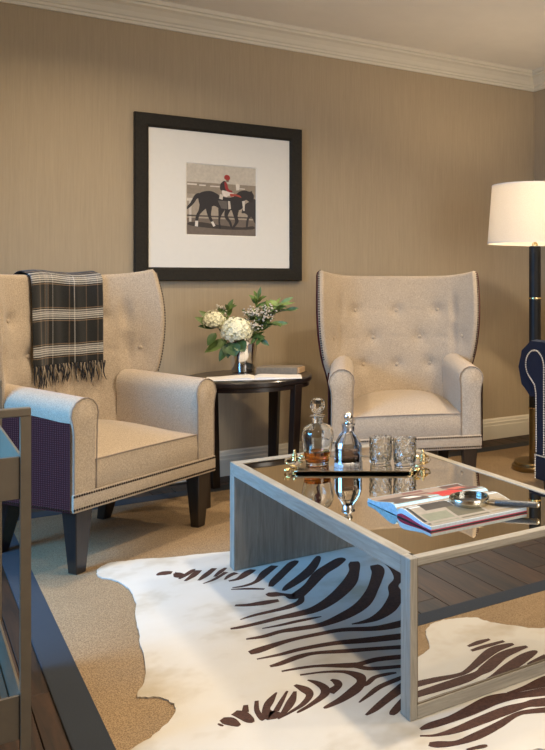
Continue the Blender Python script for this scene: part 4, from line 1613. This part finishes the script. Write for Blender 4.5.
# conical decanter in a silver cage
d2 = thing('caged_decanter', 'dark glass decanter in a silver strapped cage with ball stopper', 'decanter', (1.422, 2.962, TZ_))
outer = [(0, .002), (.050, .002), (.053, .006), (.053, .075), (.048, .092), (.034, .114), (.023, .126), (.019, .134), (.019, .158), (.022, .162), (.014, .162)]
inner = [(0, .010), (.046, .010), (.049, .016), (.049, .074), (.044, .090), (.030, .111), (.019, .123), (.013, .134), (.013, .160)]
obj('bottle', nlathe(shell(outer, inner), 8), 'crystal', d2)
obj('spirit', nlathe([(0, .0105), (.0455, .0105), (.0485, .0165), (.0485, .072), (0, .072)], 8), 'smoke_spirit', d2)
obj('base_band', nlathe([(.0535, 0), (.0575, 0), (.0575, .018), (.0555, .020), (.0535, .018)], 8, closed=True), 'old_silver', d2)
for k in range(4):
    a = PI / 8 + CA + PI / 4 + k * PI / 2
    ca, sa = math.cos(a), math.sin(a)
    bm = bmesh.new()
    path = [(.0545, .016), (.0545, .076), (.0495, .094), (.0355, .116), (.0245, .128), (.0205, .136), (.0205, .152)]
    hw = [.0065, .0065, .0065, .006, .005, .0045, .0045]
    L = [[bm.verts.new((ca * (r + e) - sa * w * s_, sa * (r + e) + ca * w * s_, z)) for (s_, e) in ((-1, 0), (1, 0), (1, .003), (-1, .003))] for (r, z), w in zip(path, hw)]
    for A, B in zip(L, L[1:]):
        for i in range(4):
            bm.faces.new((A[i], A[(i + 1) % 4], B[(i + 1) % 4], B[i]))
    bm.faces.new(L[0])
    bm.faces.new(L[-1][::-1])
    obj('strap', bm, 'old_silver', d2)
obj('collar', nlathe([(.0195, .134), (.0235, .136), (.0235, .154), (.0265, .158), (.0265, .163), (.0195, .163)], 24, closed=True), 'old_silver', d2, 40)
obj('stopper', nlathe([(0, .160), (.014, .163), (.016, .168), (.008, .172), (.008, .175), (.0145, .179), (.0175, .188), (.0165, .197), (.010, .204), (.004, .206), (.003, .209), (0, .210)], 24), 'silver', d2, 'all')

# tumblers
G1 = [(0, 0), (.036, 0), (.0385, .003), (.0395, .020), (.0405, .060), (.0415, .092), (.0425, .104), (.0405, .1045)]
G2 = [(0, .016), (.031, .016), (.034, .022), (.0365, .060), (.0385, .092), (.0400, .104)]


def cut(r, a, z):
    if r > .0365 and .006 < z < .090:
        k = math.sin(6 * a + z * 105) * math.sin(6 * a - z * 105)
        return r * (1 + .12 * abs(k) - .035)
    return r


def densify(prof, k=4):
    out = []
    for (a, b) in zip(prof, prof[1:]):
        for i in range(k):
            out.append((a[0] + (b[0] - a[0]) * i / k, a[1] + (b[1] - a[1]) * i / k))
    return out + [prof[-1]]


tum = obj('tumbler', nlathe(shell(G1[:3] + densify(G1[3:6], 6) + G1[6:], G2), 48, rfun=cut), 'crystal', None, 25, (1.536, 2.912, TZ_))
tag(tum, 'cut crystal tumbler beside the silver caged decanter', 'glass', 'cut crystal tumblers on the tray')
t2 = tum.copy()
COL.objects.link(t2)
t2.location = (1.596, 2.828, TZ_)
t2.rotation_euler = (0, 0, .3)
t2.scale = (1.05, 1.05, 1.05)
tum.scale = (1.03, 1.03, 1.02)
t2['label'] = 'cut crystal tumbler next to the brass tray handle'

# ------------------------------------------------------------------ open magazine on the coffee table
mag = thing('magazine', 'open glossy magazine with colourful pages on the mirrored table top', 'magazine', (1.425, 2.262, TT))


def mpage(sg, name, z0, z1, mat, L=.175, wd=.200, lift=.018, parent=mag, inset=0.0):
    """stack of pages on one side of the spine: a curved slab between heights z0 and z1"""
    bm = bmesh.new()
    nn = 14
    rows = []
    for i in range(nn + 1):
        k = i / nn
        y = sg * wd * k
        bulge = lift * math.sin(PI * min(1, k * 1.25) ** .55) * (1 - k) ** .6
        rows.append([bm.verts.new((x, y, z)) for x in (-L, L) for z in (z0 + bulge * .55 * z1 / .014, z1 + bulge)])
    for A, B in zip(rows, rows[1:]):
        bm.faces.new((A[0], A[2], B[2], B[0]))
        bm.faces.new((A[1], A[3], B[3], B[1]))
        bm.faces.new((A[0], A[1], B[1], B[0]))
        bm.faces.new((A[2], A[3], B[3], B[2]))
    bm.faces.new((rows[0][0], rows[0][1], rows[0][3], rows[0][2]))
    bm.faces.new((rows[-1][0], rows[-1][1], rows[-1][3], rows[-1][2]))
    return obj(name, bm, mat, parent, 50)


simple('mag_cover', (0.42, 0.02, 0.07), 0.35)
simple('mag_under', (0.04, 0.05, 0.06), 0.4)
simple('mag_cyan', (0.34, 0.58, 0.70), 0.4, namt=0.2, nscale=100)
mpage(-1, 'cover', .0006, .0022, 'mag_under', .175, .200, .006)
mpage(-1, 'cover', .0024, .0048, 'mag_cover', .176, .201, .008)
pr = mpage(-1, 'page_block', .005, .014, 'page_edge', .174, .199, .018)
mpage(1, 'cover', .0006, .0028, 'mag_cyan', .175, .201, .010)
pl_ = mpage(1, 'page_block', .003, .012, 'mag_cyan', .174, .199, .022)


def print_patch(parent, sg, x0, x1, k0, k1, top, lift, c, lay):
    """a printed picture or text block lying on the page's curve"""
    bm = bmesh.new()
    nn = 8
    rows = []
    for i in range(nn + 1):
        k = k0 + (k1 - k0) * i / nn
        bulge = lift * math.sin(PI * min(1, k * 1.25) ** .55) * (1 - k) ** .6
        z = top + bulge + .0003 + .0002 * lay
        rows.append([bm.verts.new((x, sg * .199 * k, z)) for x in (x0, x1)])
    for A, B in zip(rows, rows[1:]):
        bm.faces.new((A[0], A[1], B[1], B[0]))
    obj('printed_picture', bm, artcol(c), parent, True)


for a in ((-.172, .172, .02, .985, (146, 140, 130), 0), (-.150, -.06, .50, .88, (120, 124, 108), 1), (-.05, .05, .40, .90, (86, 82, 66), 1), (.06, .16, .45, .90, (132, 120, 100), 1),
          (-.12, -.02, .12, .40, (60, 58, 56), 1), (0.0, .12, .10, .34, (150, 142, 130), 1), (-.168, -.158, .1, .9, (40, 44, 48), 1)):
    print_patch(pr, -1, a[0], a[1], a[2], a[3], .014, .018, a[4], a[5])
for a in ((-.172, .172, .02, .985, (146, 132, 120), 0), (-.165, -.04, .12, .80, (86, 74, 68), 1), (-.10, -.05, .30, .60, (222, 214, 206), 2), (.0, .09, .10, .60, (178, 52, 52), 1),
          (.09, .168, .20, .95, (84, 62, 58), 1), (-.06, .02, .62, .95, (120, 84, 76), 1), (.10, .15, .5, .8, (176, 96, 84), 2)):
    print_patch(pl_, 1, a[0], a[1], a[2], a[3], .012, .022, a[4], a[5])

# ------------------------------------------------------------------ magnifying glass
mg = thing('magnifying_glass', 'round brass rimmed magnifying glass with dark handle on the open magazine', 'magnifier', (1.472, 2.196, TT + .0165))
mg.rotation_euler = (0, 0, math.radians(-48))
RM = .062
obj('rim', nlathe([(RM - .003, .0), (RM, .0), (RM + .002, .003), (RM + .002, .023), (RM, .026), (RM - .003, .026)], 56, closed=True), 'nickel', mg, 40)
lens = []
for k in range(9):
    r = (RM - .003) * k / 8
    lens.append((r, .013 - .0018 * (1 - (k / 8) ** 2) - .001))
lens_t = [(r, .026 - z) for r, z in lens][::-1]
obj('lens', nlathe(lens + lens_t, 48), 'lens_glass', mg, 30)
obj('ferrule', ntube([(RM, 0, .012), (RM + .012, 0, .012), (RM + .022, 0, .011)], [.006, .007, .0085], 14), 'silver', mg, 40)
obj('handle', ntube([(RM + .022, 0, .010), (RM + .026, 0, .010), (RM + .075, 0, .010), (RM + .150, 0, .0095), (RM + .156, 0, .0095)], [.0075, .0085, .0095, .0088, .007], 14), 'dark_grip', mg, 40)
obj('end_cap', ntube([(RM + .155, 0, .0095), (RM + .160, 0, .0095), (RM + .164, 0, .0095)], [.009, .0092, .006], 14), 'nickel', mg, 40)
